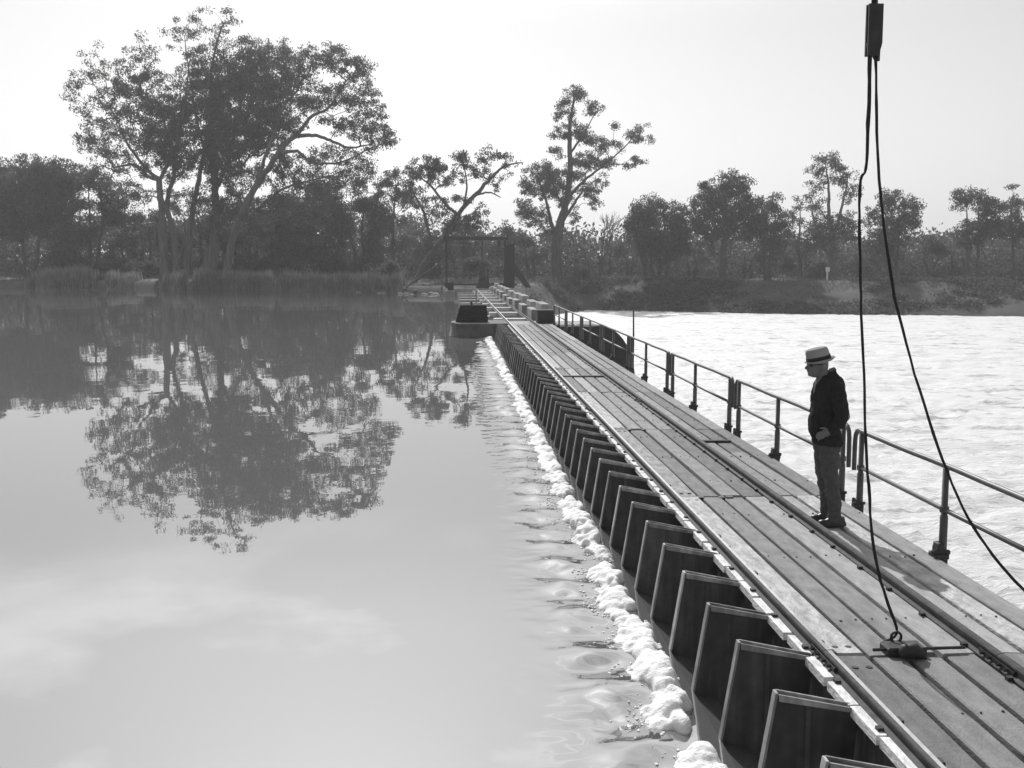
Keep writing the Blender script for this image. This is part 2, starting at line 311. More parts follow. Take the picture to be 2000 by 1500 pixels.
# ------------------------------------------------------------------ trees
def tree(name, label, cat, Y, trunks, lobes, leaf='leaf', bark='bark', group='gum trees along the far bank', fill=1.35, lsize=.27, per=72, cl=.78, seed=0, base=None, depth=.9, twig=.018, bushy=False):
    """trunks: lists of (px, py, radius m[, dy]); lobes: (px, py, rx px, ry px[, density])."""
    rng = np.random.default_rng(seed+101)
    ppm = FPX/Y
    paths = []
    for t in trunks:
        pts = []
        for q in t:
            p = P(q[0], q[1], Y+(q[3] if len(q) > 3 else 0)); pts.append((p, q[2]))
        paths.append(pts)
    p0 = paths[0][0][0].copy()
    gz = float(terrain_z(np.array(p0[0]), np.array(p0[1])))
    root = empty(name, (p0[0], p0[1], gz-.05), label, cat, group)
    for pts in paths:                                  # trunks that start near the ground stand on it
        if abs(pts[0][0][2]-gz) < 1.5:
            g = float(terrain_z(np.array(pts[0][0][0]), np.array(pts[0][0][1]))); pts[0] = (np.array([pts[0][0][0], pts[0][0][1], g-.3]), pts[0][1])
    nodes = []; par = []; cnt = []; fixed = []
    for pts in paths:
        PP = []; RR = []
        n = len(pts)
        for i in range(n-1):                           # Catmull-Rom through the given points
            a = pts[max(i-1, 0)][0]; b = pts[i][0]; c = pts[i+1][0]; d = pts[min(i+2, n-1)][0]
            for u in np.linspace(0, 1, 6, endpoint=False):
                q = .5*((2*b)+(-a+c)*u+(2*a-5*b+4*c-d)*u*u+(-a+3*b-3*c+d)*u**3)
                PP.append(q+rng.normal(0, .05, 3)*min(1, pts[i][1]*4)); RR.append(pts[i][1]*(1-u)+pts[i+1][1]*u)
        PP.append(pts[-1][0]); RR.append(pts[-1][1])
        if abs(PP[0][2]-gz) < 1.5: RR[0] *= 1.35; RR[1] *= 1.1
        MB().tube(PP, RR, 9).build('trunk' if abs(pts[0][0][2]-gz) < 1.5 else 'bough', M[bark], root, smooth=True)
        for i, q in enumerate(PP):
            if q[2] > gz+(.4 if bushy else 2.0): nodes.append(q); par.append(-1); cnt.append(0); fixed.append(RR[i])
    # clumps inside the lobes
    C = []
    for lo in lobes:
        px, py, rx, ry = lo[:4]; den = lo[4] if len(lo) > 4 else 1.0
        cw = P(px, py, Y); rw = np.array([rx/ppm, depth*max(rx, ry*.7)/ppm, ry/ppm])
        k = max(3, int(fill*den*1.15*rw[0]*rw[2]*math.pi/(cl*cl)*(1.0+.35*rw[1]/cl)*.55))
        d = rng.normal(size=(k, 3)); d /= np.linalg.norm(d, axis=1)[:, None]
        r = rng.random(k)**.42*np.where(rng.random(k) < .2, rng.uniform(1.05, 1.35, k), 1)
        C.append(cw+d*rw*r[:, None])
    C = np.concatenate(C)
    C[:, 2] = np.maximum(C[:, 2], gz+cl*.35)
    # limbs: each clump joins the nearest limb already there
    nodes = np.array(nodes); 
    if len(nodes) == 0: nodes = np.array([[p0[0], p0[1], gz+.3]]); par = [-1]; cnt = [0]; fixed = [.05]
    NN = [n for n in nodes]; 
    order = np.argsort([np.min(np.linalg.norm(nodes-c, axis=1)) for c in C])
    arr = np.zeros((len(nodes)+len(C)*5, 3)); arr[:len(nodes)] = nodes; L = len(nodes)
    par = list(par)+[0]*(len(C)*5); cnt = np.zeros(len(arr)); br = []
    for ci in order:
        c = C[ci]; v = c-arr[:L]; dist = np.linalg.norm(v, axis=1)
        cost = dist+np.maximum(0, arr[:L, 2]-c[2]+.2)*1.2
        j = int(np.argmin(cost)); a = arr[j]; seg = dist[j]
        mid = (a+c)/2+rng.normal(0, .09, 3)*seg+np.array([0, 0, .10*seg]); prev = j
        idx = [j]
        for u in (.25, .5, .75, 1.0):
            q = (1-u)**2*a+2*u*(1-u)*mid+u*u*c + rng.normal(0, .03, 3)*seg*(u < 1)
            arr[L] = q; par[L] = prev; prev = L; idx.append(L); L += 1
        br.append(idx)
        k = prev
        while k >= 0: cnt[k] += 1; k = par[k] if k >= len(nodes) else -1
    lb = MB()
    for idx in br:
        rad = [min(twig*max(cnt[k], 1)**.5, .35) for k in idx]; rad[0] = rad[1]*1.1; rad[-1] *= .6
        lb.tube([arr[k] for k in idx], rad, 5 if max(rad) > .05 else 4, cap=False)
    tag(lb.build('limbs', M[bark], root, smooth=True), kind='stuff')
    # leaf sprays
    per_c = np.maximum(6, (per*rng.uniform(.55, 1.5, len(C))).astype(int)); K = int(per_c.sum())
    own = np.repeat(np.arange(len(C)), per_c)
    d = rng.normal(size=(K, 3)); d /= np.linalg.norm(d, axis=1)[:, None]
    rad = (rng.uniform(.7, 1.25, len(C))*cl)[own]*rng.random(K)**.45
    pos = C[own]+d*rad[:, None]*np.array([1, 1, .72]); pos[:, 2] -= .15*cl*rng.random(K)
    ax = rng.normal(size=(K, 3)); ax[:, 2] -= 1.0; ax /= np.linalg.norm(ax, axis=1)[:, None]
    sd_ = np.cross(ax, rng.normal(size=(K, 3))); sd_ /= np.linalg.norm(sd_, axis=1)[:, None]+1e-9
    ln = lsize*rng.uniform(.6, 1.3, K)[:, None]; wd = ln*.42
    V = np.stack([pos-ax*ln*.5, pos+sd_*wd*.5, pos+ax*ln*.5, pos-sd_*wd*.5], 1).reshape(-1, 3)
    V[:, 2] = np.maximum(V[:, 2], gz-.1)
    np_mesh('crown', V, np.arange(K*4).reshape(-1, 4), M[leaf], root)
    return root

# left river gum group
tree('river_gum', 'tall pale-trunked gum with forked stems at the far left of the big riverside clump', 'tree', 139,
     [[(322,540,.62),(317,452,.5),(315,395,.42),(311,352,.36)], [(311,352,.27),(290,345,.2),(262,322,.17),(222,328,.09)], [(311,352,.27),(280,322,.2),(250,282,.14),(222,222,.08),(180,160,.04)],
      [(346,540,.5),(338,455,.38),(326,395,.3),(340,340,.25),(330,270,.16),(300,190,.08)], [(311,352,.25),(345,290,.2),(360,200,.12),(372,110,.05)]],
     [(205,130,45,55,.32),(170,190,40,45,.35),(235,205,45,45,.5),(290,190,50,55,.8),(260,150,40,40,.35),(215,270,55,40,.6),(300,270,55,45,1.15),(335,215,40,50,1.1),(250,320,45,28,.55),(185,335,40,25,.45),
      (345,290,45,50,1.1),(280,100,30,45,.25),(170,260,30,40,.35),(340,320,35,30,.7),(235,375,40,26,.5),(285,395,28,24,.4),(355,385,34,30,.6)], leaf='leaf', seed=1, lsize=.31, per=52)
tree('river_gum', 'tallest gum in the riverside clump with dark burnt foot and thin wispy top', 'tree', 142,
     [[(402,532,1.25),(418,470,.62),(422,420,.5),(420,360,.42),(412,213,.26),(416,120,.15),(436,46,.05)], [(420,372,.3),(450,300,.22),(470,200,.14),(500,130,.06)], [(418,330,.26),(390,260,.2),(372,160,.1),(360,70,.04)],
      [(366,538,.45),(371,440,.36),(386,362,.3),(398,300,.25),(405,250,.2)]],
     [(430,160,55,45,1.3),(500,150,60,50,1.3),(400,220,55,60,1.2),(470,230,65,60,1.4),(430,290,60,45,1.2),(375,150,35,45,.7),(400,55,45,35,.35),(440,40,30,20,.4),(350,80,30,40,.22),(545,200,45,50,1.2),
      (480,105,50,28,.9),(540,110,40,28,.7),(520,260,55,45,1.1),(400,110,35,25,.9),(460,340,60,40,.9),(405,400,42,34,.7),(455,405,46,32,.7),(430,440,36,26,.5)], bark='bark', seed=2, lsize=.31, per=52)
tree('river_gum', 'broad gum leaning right over the water with long arching limbs', 'tree', 137,
     [[(436,536,.48),(458,455,.44),(489,380,.4),(530,320,.36),(566,272,.3),(610,264,.22),(645,274,.18),(680,288,.14),(722,282,.07)], [(560,278,.26),(586,256,.24),(608,228,.2),(640,212,.15),(662,180,.1),(682,150,.05)],
      [(545,300,.22),(580,296,.2),(610,316,.16),(660,318,.12),(705,300,.06)], [(500,362,.28),(520,300,.2),(548,225,.13),(575,150,.06)], [(462,450,.32),(500,412,.2),(560,366,.14),(640,345,.07)]],
     [(660,115,42,28,1.0),(700,140,32,35,1.0),(690,190,45,35,.8),(640,175,35,35,.45),(735,215,25,28,.8),(740,265,38,28,.9),(700,250,45,25,.7),(770,258,18,22,.45),(650,240,40,22,.5),(600,190,45,40,.8),(580,130,40,40,.9),
      (560,100,30,22,.6),(610,110,28,22,.7),(640,300,55,22,.55),(710,315,40,22,.7),(590,330,50,25,.6),(560,240,40,30,.7),(620,360,60,25,.8),(545,330,40,35,.7),(680,345,45,20,.7),(540,400,46,34,.7),(600,410,50,30,.7),(500,440,34,26,.5)], seed=3, lsize=.31, per=52)
# second rank behind the clump
def rnd_tree(px, top, half, Y, label, seed, leaf='leaf', base=545, cat='tree', name='gum_tree', dens=1.0, bark='darkbark', lean=0, trunk_r=.3, low=.35, group='gum trees along the far bank', lobes=None, ls=.35, per=54, stems=1):
    rng = np.random.default_rng(seed+900)
    h = base-top
    if lobes is None:
        lobes = []
        k = max(5, int(h*half*2/1500))
        for i in range(k):
            u = rng.random(); yy = top+h*.12+u*h*(1-low-.12)
            wd = half*(.55+.55*math.sin(math.pi*min(1, (yy-top)/(h*(1-low))*.8+.12)))
            xx = px+lean*(1-(yy-top)/h)+rng.uniform(-1, 1)*wd*.75
            r = rng.uniform(.22, .42)*half
            lobes.append((xx, yy, r*1.15, r*.85, dens*rng.uniform(.7, 1.2)))
        lobes.append((px+lean*.95, top+h*.10, half*.35, h*.10, dens))
    ts = []
    for s in range(stems):
        o = 0 if stems == 1 else (s-(stems-1)/2)*half*.28
        ts.append([(px+o*.6, base, trunk_r), (px+o+lean*.2+rng.uniform(-3, 3), base-h*.25, trunk_r*.8), (px+o*1.4+lean*.5+rng.uniform(-5, 5), base-h*.5, trunk_r*.55), (px+o*1.7+lean*.8+rng.uniform(-6, 6), base-h*.8, trunk_r*.2)])
    return tree(name, label, cat, Y, ts, lobes, leaf, bark, group, seed=seed, lsize=ls, per=per-10, fill=1.6, cl=.76)
G = 'gum trees behind the riverside clump'
rnd_tree(185, 330, 62, 152, 'rounded dark gum at the left end of the far bank, behind the reeds', 11, stems=2)
rnd_tree(250, 365, 36, 150, 'small leaning gum left of the forked pale trunk', 12, lean=-12)
rnd_tree(60, 300, 95, 156, 'wide gum standing left of every other tree on the far bank', 13, stems=2)
rnd_tree(-70, 270, 95, 160, 'gum at the outermost left edge of the far bank', 14, stems=2)
rnd_tree(620, 350, 80, 156, 'dense grey gum under the arching limbs of the leaning tree', 15, leaf='leaf2', stems=2, low=.12)
rnd_tree(540, 370, 70, 154, 'low dense gum just right of the leaning trunk', 16, leaf='leaf3', low=.1, stems=2)
rnd_tree(700, 345, 62, 158, 'dark bushy gum between the leaning tree and the gantry', 17, low=.12, stems=2)
rnd_tree(770, 318, 48, 160, 'taller gum with rounded top left of the slanting trunk', 18, low=.2)
rnd_tree(460, 400, 70, 160, 'gum thicket filling the gap behind the burnt trunk', 19, leaf='leaf2', low=.1, stems=3)
rnd_tree(130, 440, 60, 148, 'low grey bushy gum near the left shore', 20, leaf='leaf2', low=.15, stems=2)
rnd_tree(335, 395, 62, 160, 'grey gum thicket seen between the pale forked stems', 22, leaf='leaf2', low=.05, stems=3)
rnd_tree(400, 385, 48, 157, 'low dark gum seen between the forked stems and the burnt trunk', 23, low=.05, stems=2)
rnd_tree(285, 418, 42, 156, 'low gum seen just left of the forked stems', 24, leaf='leaf3', low=.05, stems=2)
rnd_tree(495, 385, 48, 158, 'low gum seen between the burnt trunk and the leaning trunk', 25, leaf='leaf2', low=.05, stems=2)
rnd_tree(230, 455, 45, 147, 'low grey shrubby gum left of the pale trunks', 21, leaf='leaf2', low=.15, stems=2)
# leaning tree and tall gum by the weir end
tree('slanting_gum', 'gum with a long slanting trunk rising behind the gantry frame', 'tree', 128,
     [[(806,556,.36),(830,515,.33),(868,462,.3),(893,420,.27),(925,385,.25),(958,350,.2),(985,325,.12),(1022,318,.05)], [(893,420,.2),(868,396,.16),(838,360,.12),(815,345,.05)], [(932,380,.14),(958,376,.09),(978,386,.05)], [(846,492,.2),(832,430,.18),(818,395,.12),(800,370,.05)], [(905,405,.15),(912,360,.1),(905,320,.05)]],
     [(840,325,30,22,.9),(900,308,22,20,1.0),(870,345,35,22,.8),(810,335,22,20,.8),(950,305,18,20,.9),(925,335,30,18,.6),(985,305,22,14,.45),(1000,330,20,14,.35),(965,345,22,14,.4),(815,385,24,22,.7),(850,405,35,22,.6),(900,395,22,18,.5),(972,368,16,8,.5),(795,350,16,20,.6),(885,440,40,28,.8),(935,425,30,22,.7),(965,300,12,12,.5)], bark='darkbark', seed=4, lsize=.3, per=46, cl=.62)
tree('tall_gum', 'tall solitary gum with a thick dark trunk right of the shed', 'tree', 158,
     [[(1088,545,.93),(1087,500,.8),(1088,470,.78),(1096,432,.6),(1108,385,.48),(1113,320,.38),(1113,250,.28),(1122,185,.1)], [(1088,470,.4),(1074,425,.28),(1066,390,.18),(1050,350,.08)], [(1108,385,.3),(1130,365,.22),(1150,345,.18),(1185,318,.13),(1222,285,.08),(1240,262,.04)], [(1100,430,.25),(1124,395,.2),(1140,372,.12),(1165,350,.05)], [(1113,300,.2),(1140,262,.12),(1160,225,.05)]],
     [(1123,183,19,19,1.3),(1158,212,18,16,1.2),(1102,215,19,19,1.2),(1098,262,17,17,1.0),(1132,263,26,20,1.3),(1167,282,22,20,1.2),(1199,246,9,8,.9),(1203,288,15,12,.9),(1238,266,20,14,1.1),(1252,244,14,11,.9),(1244,314,15,12,1.0),(1088,296,15,15,1.0),(1138,316,28,20,1.3),(1182,320,22,14,1.2),(1219,322,14,8,.9),
      (1054,334,27,16,1.3),(1030,370,18,22,1.2),(1022,405,18,20,1.2),(1044,424,28,20,1.3),(1074,364,36,26,1.3),(1100,384,18,20,1.1),(1148,370,24,19,.9),(1160,402,13,15,.8),(1124,420,13,16,.8),(1172,352,16,13,.8),(1064,458,24,15,.8),(1112,232,12,14,1.0),(1270,275,5,9,.7),(1118,340,22,18,1.0),(1085,335,20,20,.9)], bark='darkbark', seed=5, lsize=.31, per=66, cl=.74)
rnd_tree(905, 425, 62, 150, 'feathery upright gum seen through the gantry frame', 30, leaf='leaf2', stems=3, low=.2, dens=.7)
rnd_tree(990, 432, 45, 152, 'small rounded gum behind the shed roof', 31, low=.2)
rnd_tree(850, 455, 55, 150, 'bushy gum behind the left gantry post', 32, leaf='leaf3', low=.08, stems=2)
rnd_tree(1035, 462, 36, 150, 'low bushy gum left of the thick dark trunk', 33, leaf='leaf3', low=.08, stems=2)
# right-hand tree line
rnd_tree(1282, 376, 68, 150, 'dense rounded gum right of the bare tree, first of the right tree line', 40, stems=4, base=546,
         lobes=[(1262,408,36,28,1.4),(1312,418,30,28,1.4),(1240,440,24,30,1.3),(1285,460,60,38,1.5),(1330,460,26,40,1.2),(1290,500,50,25,.6)])
rnd_tree(1412, 332, 72, 148, 'broad gum with a short thick black trunk on the right bank', 41, trunk_r=.62, base=556,
         lobes=[(1430,360,36,27,1.4),(1388,375,32,24,1.2),(1362,405,24,28,1.1),(1470,395,24,22,1.2),(1420,405,52,30,1.4),(1400,445,45,28,1.3),(1460,440,40,35,1.2),(1365,440,25,25,1.0),(1380,480,25,22,.7)])
rnd_tree(1500, 385, 40, 146, 'dark gum leaning left of the tall pale-stemmed gum', 42, base=562, stems=2, lobes=[(1510,402,26,24,1.2),(1490,440,30,30,1.3),(1525,450,26,40,1.3),(1505,490,35,30,.8)])
rnd_tree(1560, 375, 34, 156, 'thin open-crowned gum beside the tall pale-stemmed gum', 43, leaf='leaf2', bark='bark', base=556, dens=.8)
tree('tall_pale_gum', 'tallest gum of the right bank with open crown and pale upper stems', 'tree', 150,
     [[(1630,558,.42),(1626,470,.34),(1620,420,.25),(1618,360,.15),(1612,320,.06)], [(1626,470,.25),(1640,420,.2),(1652,370,.12),(1656,345,.05)], [(1630,558,.25),(1618,500,.22),(1590,430,.15),(1585,400,.06)]],
     [(1618,318,32,18,1.0),(1598,335,22,16,.8),(1640,330,18,18,.8),(1655,352,20,18,.9),(1590,372,20,20,.8),(1622,355,28,16,.7),(1660,385,20,20,.7),(1600,400,20,20,.6),(1672,360,9,14,.7),(1625,440,45,28,1.1),(1600,470,40,28,1.1),(1655,440,26,30,1.0)], bark='bark', seed=44, lsize=.32, per=50)
rnd_tree(1745, 372, 56, 148, 'rounded gum right of the tall pale-stemmed gum, behind the crack ropes', 45, base=558, stems=2,
         lobes=[(1738,392,30,19,1.3),(1775,405,24,22,1.2),(1712,420,22,24,1.0),(1755,435,42,24,1.3),(1735,465,45,25,1.2),(1785,440,14,20,.9),(1720,500,40,25,.7)])
rnd_tree(1818, 452, 46, 156, 'low rounded gum in the dip of the right tree line', 46, base=555, low=.15, stems=2)
rnd_tree(1900, 368, 60, 144, 'spreading flat-topped gum near the right edge of the tree line', 47, base=560, stems=2,
         lobes=[(1893,385,34,17,1.3),(1872,400,16,14,.9),(1925,400,30,22,1.1),(1935,440,40,30,1.3),(1895,460,35,30,1.2),(1950,410,20,16,1.0)])
rnd_tree(1978, 350, 34, 150, 'slim gum with a small tufted top at the right edge', 48, base=560,
         lobes=[(1976,364,13,12,.8),(1985,405,28,22,1.2),(1965,440,30,26,1.2),(1995,460,30,30,1.2)])
rnd_tree(2075, 370, 70, 150, 'gum beyond the right edge of the tree line', 49, base=560, stems=2)
for i, (px, top, hf, Y, lf, lab) in enumerate([(1180,470,48,158,'leaf2','low grey gum in front of the bare tree'),(1350,480,40,158,'leaf3','small bushy gum between the first two right-bank gums'),(1570,470,48,160,'leaf3','bushy low gum left of the small white sign'),
        (1685,480,42,160,'leaf3','bushy low gum right of the small white sign'),(1870,485,45,152,'leaf2','low bushy gum under the spreading flat-topped gum'),(1230,480,36,160,'leaf3','low gum behind the first right-bank gum'),(1460,490,36,160,'leaf2','low gum right of the short thick black trunk')]):
    rnd_tree(px, top, hf, Y, lab, 60+i, leaf=lf, base=552, low=.06, stems=2, ls=.33)
# bare tree
def bare_tree():
    rng = random.Random(5); b = P(1172, 545, 150); gz = float(terrain_z(np.array(b[0]), np.array(b[1])))
    root = empty('bare_tree', (b[0], b[1], gz-.05), 'bare leafless tree with fine twigs right of the tall gum', 'tree')
    tm = MB(); bm_ = MB()
    def grow_(p, d, r, n, mb):
        if n == 0 or r < .008: return
        L = rng.uniform(.9, 1.5)*(.45+.25*n); q = p+d*L
        mb.tube([p, (p+q)/2+Vector((rng.gauss(0, .06), rng.gauss(0, .06), 0)), q], [r, r*.85, r*.7], 5, cap=False)
        for k in range(3 if n < 5 else 2):
            e = (d+Vector((rng.gauss(0, .42), rng.gauss(0, .42), rng.gauss(.12, .2)))).normalized(); grow_(q, e, r*.66, n-1, bm_)
    grow_(Vector((b[0], b[1], gz-.2)), Vector((0, 0, 1)), .2, 6, tm)
    tm.build('trunk', M['darkbark'], root); tag(bm_.build('limbs', M['darkbark'], root), kind='stuff')
bare_tree()
# shrubs along the banks
def shrub(px, py, rx, ry, Y, label, seed, leaf='leaf3', per=44):
    return tree('shrub', label, 'shrub', Y, [[(px, py, .06), (px+2, py-ry*.8, .04), (px+3, py-ry*1.3, .02)]], [(px-rx*.35, py-ry*.8, rx*.6, ry*.75), (px+rx*.4, py-ry*.75, rx*.55, ry*.7), (px, py-ry*1.2, rx*.5, ry*.6)],
                leaf, 'darkbark', 'shrubs along the far bank', seed=seed, lsize=.33, per=per-12, cl=.5, bushy=True)
for i, (px, py, rx, ry, Y, lf, lab) in enumerate([(925,542,34,26,134,'leaf2','pale rounded shrub inside the gantry frame'),(1140,548,30,14,146,'leaf2','low shrub right of the thick dark trunk'),(1600,556,30,24,146,'leaf3','dark shrub beside the small white sign'),
        (1840,560,36,18,140,'leaf2','grey shrub under the dip in the right tree line'),(1960,565,30,16,136,'leaf3','low shrub at the right edge of the bank'),(765,545,30,20,134,'leaf2','grey shrub above the reeds left of the slanting trunk'),(560,540,34,24,146,'leaf3','shrub behind the reeds below the leaning gum'),
        (650,538,40,26,146,'leaf3','wide shrub behind the middle of the reed bed'),(1720,562,26,14,138,'leaf2','low shrub behind the hanging crack ropes'),(290,535,26,14,146,'leaf2','small shrub left of the pale forked trunk'),(210,535,30,16,150,'leaf3','small shrub under the left rounded gum')]):
    shrub(px, py, rx, ry, Y, lab, 80+i, lf)
# far woods behind everything: one mass
def far_woods():
    rng = np.random.default_rng(77); k = 6200
    x = rng.uniform(-185, 205, k); y = rng.uniform(166, 205, k); hmax = 7+4*(fbm(x*.05, y*.05, 3)-.4)+np.where(x < -5, 4, 0)*fbm(x*.08+7, y*.02, 2)
    z = rng.random(k)**1.3*hmax*.9+.4; per = 38
    own = np.repeat(np.arange(k), per); K = k*per
    pos = np.stack([x, y, z], -1)[own]+rng.normal(size=(K, 3))*np.array([1.3, 1.0, .9])
    ax = rng.normal(size=(K, 3)); ax[:, 2] -= .6; ax /= np.linalg.norm(ax, axis=1)[:, None]; s = np.cross(ax, rng.normal(size=(K, 3))); s /= np.linalg.norm(s, axis=1)[:, None]
    ln = rng.uniform(.5, .95, K)[:, None]
    V = np.stack([pos-ax*ln*.5, pos+s*ln*.25, pos+ax*ln*.5, pos-s*ln*.25], 1).reshape(-1, 3); V[:, 2] = np.maximum(V[:, 2], .2)
    tag(np_mesh('far_woods', V, np.arange(K*4).reshape(-1, 4), M['leaf']), kind='stuff')
far_woods()
# grass and reeds
def blades(name, X, Y, h, wdt, m, lean=.35, z0=None):
    k = len(X); z = terrain_z(X, Y) if z0 is None else z0; a = RNG.uniform(0, math.pi, k); dx = np.cos(a)*wdt; dy = np.sin(a)*wdt
    lx = RNG.normal(0, lean, k)*h; ly = RNG.normal(0, lean, k)*h
    V = np.stack([np.stack([X-dx, Y-dy, z-.05], -1), np.stack([X+dx, Y+dy, z-.05], -1), np.stack([X+lx, Y+ly, z+h], -1)], 1).reshape(-1, 3)
    return tag(np_mesh(name, V, np.arange(k*3).reshape(-1, 3), m, quad=3), kind='stuff')
x = RNG.uniform(-62, -5, 26000); sh = np.interp(x, SH_X, SH_Y); y = sh+RNG.normal(1.0, 1.3, len(x)); dens = fbm(x*.25, y*.1, 3); keep = dens > np.where(x < -31, .55, .36)
x, y = x[keep], y[keep]
blades('reeds', x, y, RNG.uniform(.7, 1.7, len(x))*(.5+fbm(x*.3, x*0, 2)), .05, M['reed'], .16)
x = RNG.uniform(-120, 130, 60000); sh = np.interp(x, SH_X, SH_Y); y = sh+np.where(x > 5, RNG.uniform(2.5, 34, len(x)), RNG.uniform(1, 40, len(x)))
keep = fbm(x*.3, y*.3, 3) > .42; x, y = x[keep], y[keep]
blades('bank_grass', x, y, RNG.uniform(.15, .5, len(x)), .05, M['grass'], .35)
# low scrub mats on the right slope
x = RNG.uniform(8, 120, 3600); y = np.interp(x, SH_X, SH_Y)+RNG.uniform(-1.5, 15, 3600); keep = fbm(x*.12+5, y*.2, 3) > .44; x, y = x[keep], y[keep]; z = terrain_z(x, y)
own = np.repeat(np.arange(len(x)), 36); K = len(own); sz = RNG.uniform(.3, .8, len(x))
pos = np.stack([x, y, z+.15], -1)[own]+RNG.normal(size=(K, 3))*(sz[own, None]*np.array([.8, .8, .35])); ax = RNG.normal(size=(K, 3)); ax /= np.linalg.norm(ax, axis=1)[:, None]; s = np.cross(ax, RNG.normal(size=(K, 3))); s /= np.linalg.norm(s, axis=1)[:, None]; ln = RNG.uniform(.18, .4, K)[:, None]
tag(np_mesh('bank_scrub', np.stack([pos-ax*ln*.5, pos+s*ln*.3, pos+ax*ln*.5, pos-s*ln*.3], 1).reshape(-1, 3), np.arange(K*4).reshape(-1, 4), M['leaf3']), kind='stuff')
# rubble at the waterline by the weir end
for i in range(26):
    x = random.uniform(-10, -.6); y = float(np.interp(x, SH_X, SH_Y))+random.uniform(-1.6, .6); r = random.uniform(.18, .45)
    bm = bmesh.new(); bmesh.ops.create_icosphere(bm, subdivisions=2, radius=r)
    for v in bm.verts: v.co *= 1+.3*(random.random()-.5); v.co.z *= .65
    me = bpy.data.meshes.new('rock'); bm.to_mesh(me); bm.free(); me.materials.append(M['stone']); o = bpy.data.objects.new('rock', me); COL.objects.link(o)
    o.location = (x, y, max(float(terrain_z(np.array(x), np.array(y))), UP-.1)+.05)
    tag(o, 'pale rubble rock at the waterline left of the weir end', 'rock', 'rubble rocks at the waterline left of the weir end')

# ------------------------------------------------------------------ weir trestle frames
NF = 49; FY0 = 5.85-2*.82; FS = .82
def make_frame():
    root = empty('trestle_frame', (1.8, 0, 0), '', 'weir frame', 'steel weir frames standing along the water edge of the deck')
    T = .014
    MB().prism([(1.855, .085), (1.56, -1.75), (2.2, -1.75), (2.335, -.012)], 'y', -.012, .012).build('web_plate', M['steel'], root)
    # upstream edge flange and twin-lipped top channel
    MB().prism([(1.84, .1), (1.545, -1.75), (1.56, -1.75), (1.855, .1)], 'y', -.022, .04).build('edge_flange', M['flange'], root)
    for y0, y1, zo in ((-.032, -.022, 0), (.034, .046, .004)):
        MB().prism([(1.858, .096+zo), (2.335, -.004+zo), (2.335, -.03), (1.858, .055)], 'y', y0, y1).build('top_lip', M['flange'], root)
    MB().prism([(1.858, .072), (2.33, -.028), (2.33, -.04), (1.858, .058)], 'y', -.022, .034).build('channel_floor', M['steel'], root)
    MB().box(2.02, 2.05, -.022, -.0125, -1.3, .03).build('stiffener', M['steel'], root)
    MB().tube([(2.3, .03, -.1), (3.7, .03, -.35), (3.95, .03, -3.9)], .05, 6).build('back_strut', M['steel'], root)
    return root
ORD = ['first', 'second', 'third', 'fourth', 'fifth', 'sixth', 'seventh', 'eighth']
fr = make_frame(); rr0 = random.Random(8)
def copy_tree(o, parent=None):
    c = o.copy(); COL.objects.link(c)
    if parent is not None: c.parent = parent
    for ch in list(o.children): copy_tree(ch, c)
    return c
for i in range(NF):
    o = fr if i == 0 else copy_tree(fr)
    o.location = (1.8, FY0+FS*i+rr0.uniform(-.012, .012), rr0.uniform(-.012, .012)); o.rotation_euler = (rr0.uniform(-.012, .012), 0, rr0.uniform(-.025, .025))
    if i < 2: o['label'] = 'dark steel weir frame below the bottom edge of the picture'
    elif i < 10: o['label'] = 'dark steel weir frame with pale flange, %s of the row counting from the bottom edge' % ORD[i-2]
    else: o['label'] = 'dark steel weir frame in the tight receding part of the row towards the far pier'

# ------------------------------------------------------------------ deck
DX = [2.45, 2.70, 2.945, 3.19, 3.442]; DR = [3.502, 3.76, 3.995, 4.235]
deck = empty('weir_deck', (3.3, 20, 0), 'long timber plank deck of the weir footbridge running away to the far pier', 'footbridge')
JO = [6.64+4.82*k for k in range(-2, 8)]; JO.append(44.9)
rr = random.Random(4)
for k in range(len(JO)-1):
    a, b = JO[k], JO[k+1]
    for j, (x0, x1) in enumerate(list(zip(DX[:-1], DX[1:]))+list(zip(DR[:-1], DR[1:]))):
        g = .0175; ya = a+.012+rr.uniform(0, .05)*(j < 4); yb = b-.012-rr.uniform(0, .03)*(j < 4); dz = rr.uniform(-.006, .004)+(.012 if j == 0 else 0)
        m = M['plank_worn'] if (j == 0 and rr.random() < .65) or rr.random() < .05 else (M['plank_dark'] if rr.random() < .2 else M['plank'])
        x0_, x1_ = x0+g+rr.uniform(0, .006), x1-g-rr.uniform(0, .006)
        cut = [(ya, yb)]
        if rr.random() < .1: c_ = ya+(yb-ya)*rr.uniform(.25, .75); cut = [(ya, c_-.007), (c_+.007, yb)]
        for c0, c1 in cut:
            mb = MB(); ys4 = np.linspace(c0, c1, 4); ring = []
            for yy in ys4:
                w1, w2, wz = rr.uniform(-.004, .004), rr.uniform(-.004, .004), rr.uniform(-.004, .004)
                e0 = rr.uniform(-.012, .012) if yy in (c0, c1) else 0
                ring.append([(x0_+w1, yy, -.07), (x1_+w2, yy, -.07), (x1_+w2, yy, dz+wz-.008), (x1_+w2-.01, yy-e0, dz+wz), (x0_+w1+.01, yy+e0, dz+wz+rr.uniform(-.003, .003)), (x0_+w1, yy, dz+wz-.008)])
            mb.add([q for r_ in ring for q in r_], [tuple(range(6))[::-1], tuple(range(18, 24))]+[(a_*6+b_, a_*6+(b_+1) % 6, a_*6+6+(b_+1) % 6, a_*6+6+b_) for a_ in range(3) for b_ in range(6)])
            mb.build('plank', m, deck)
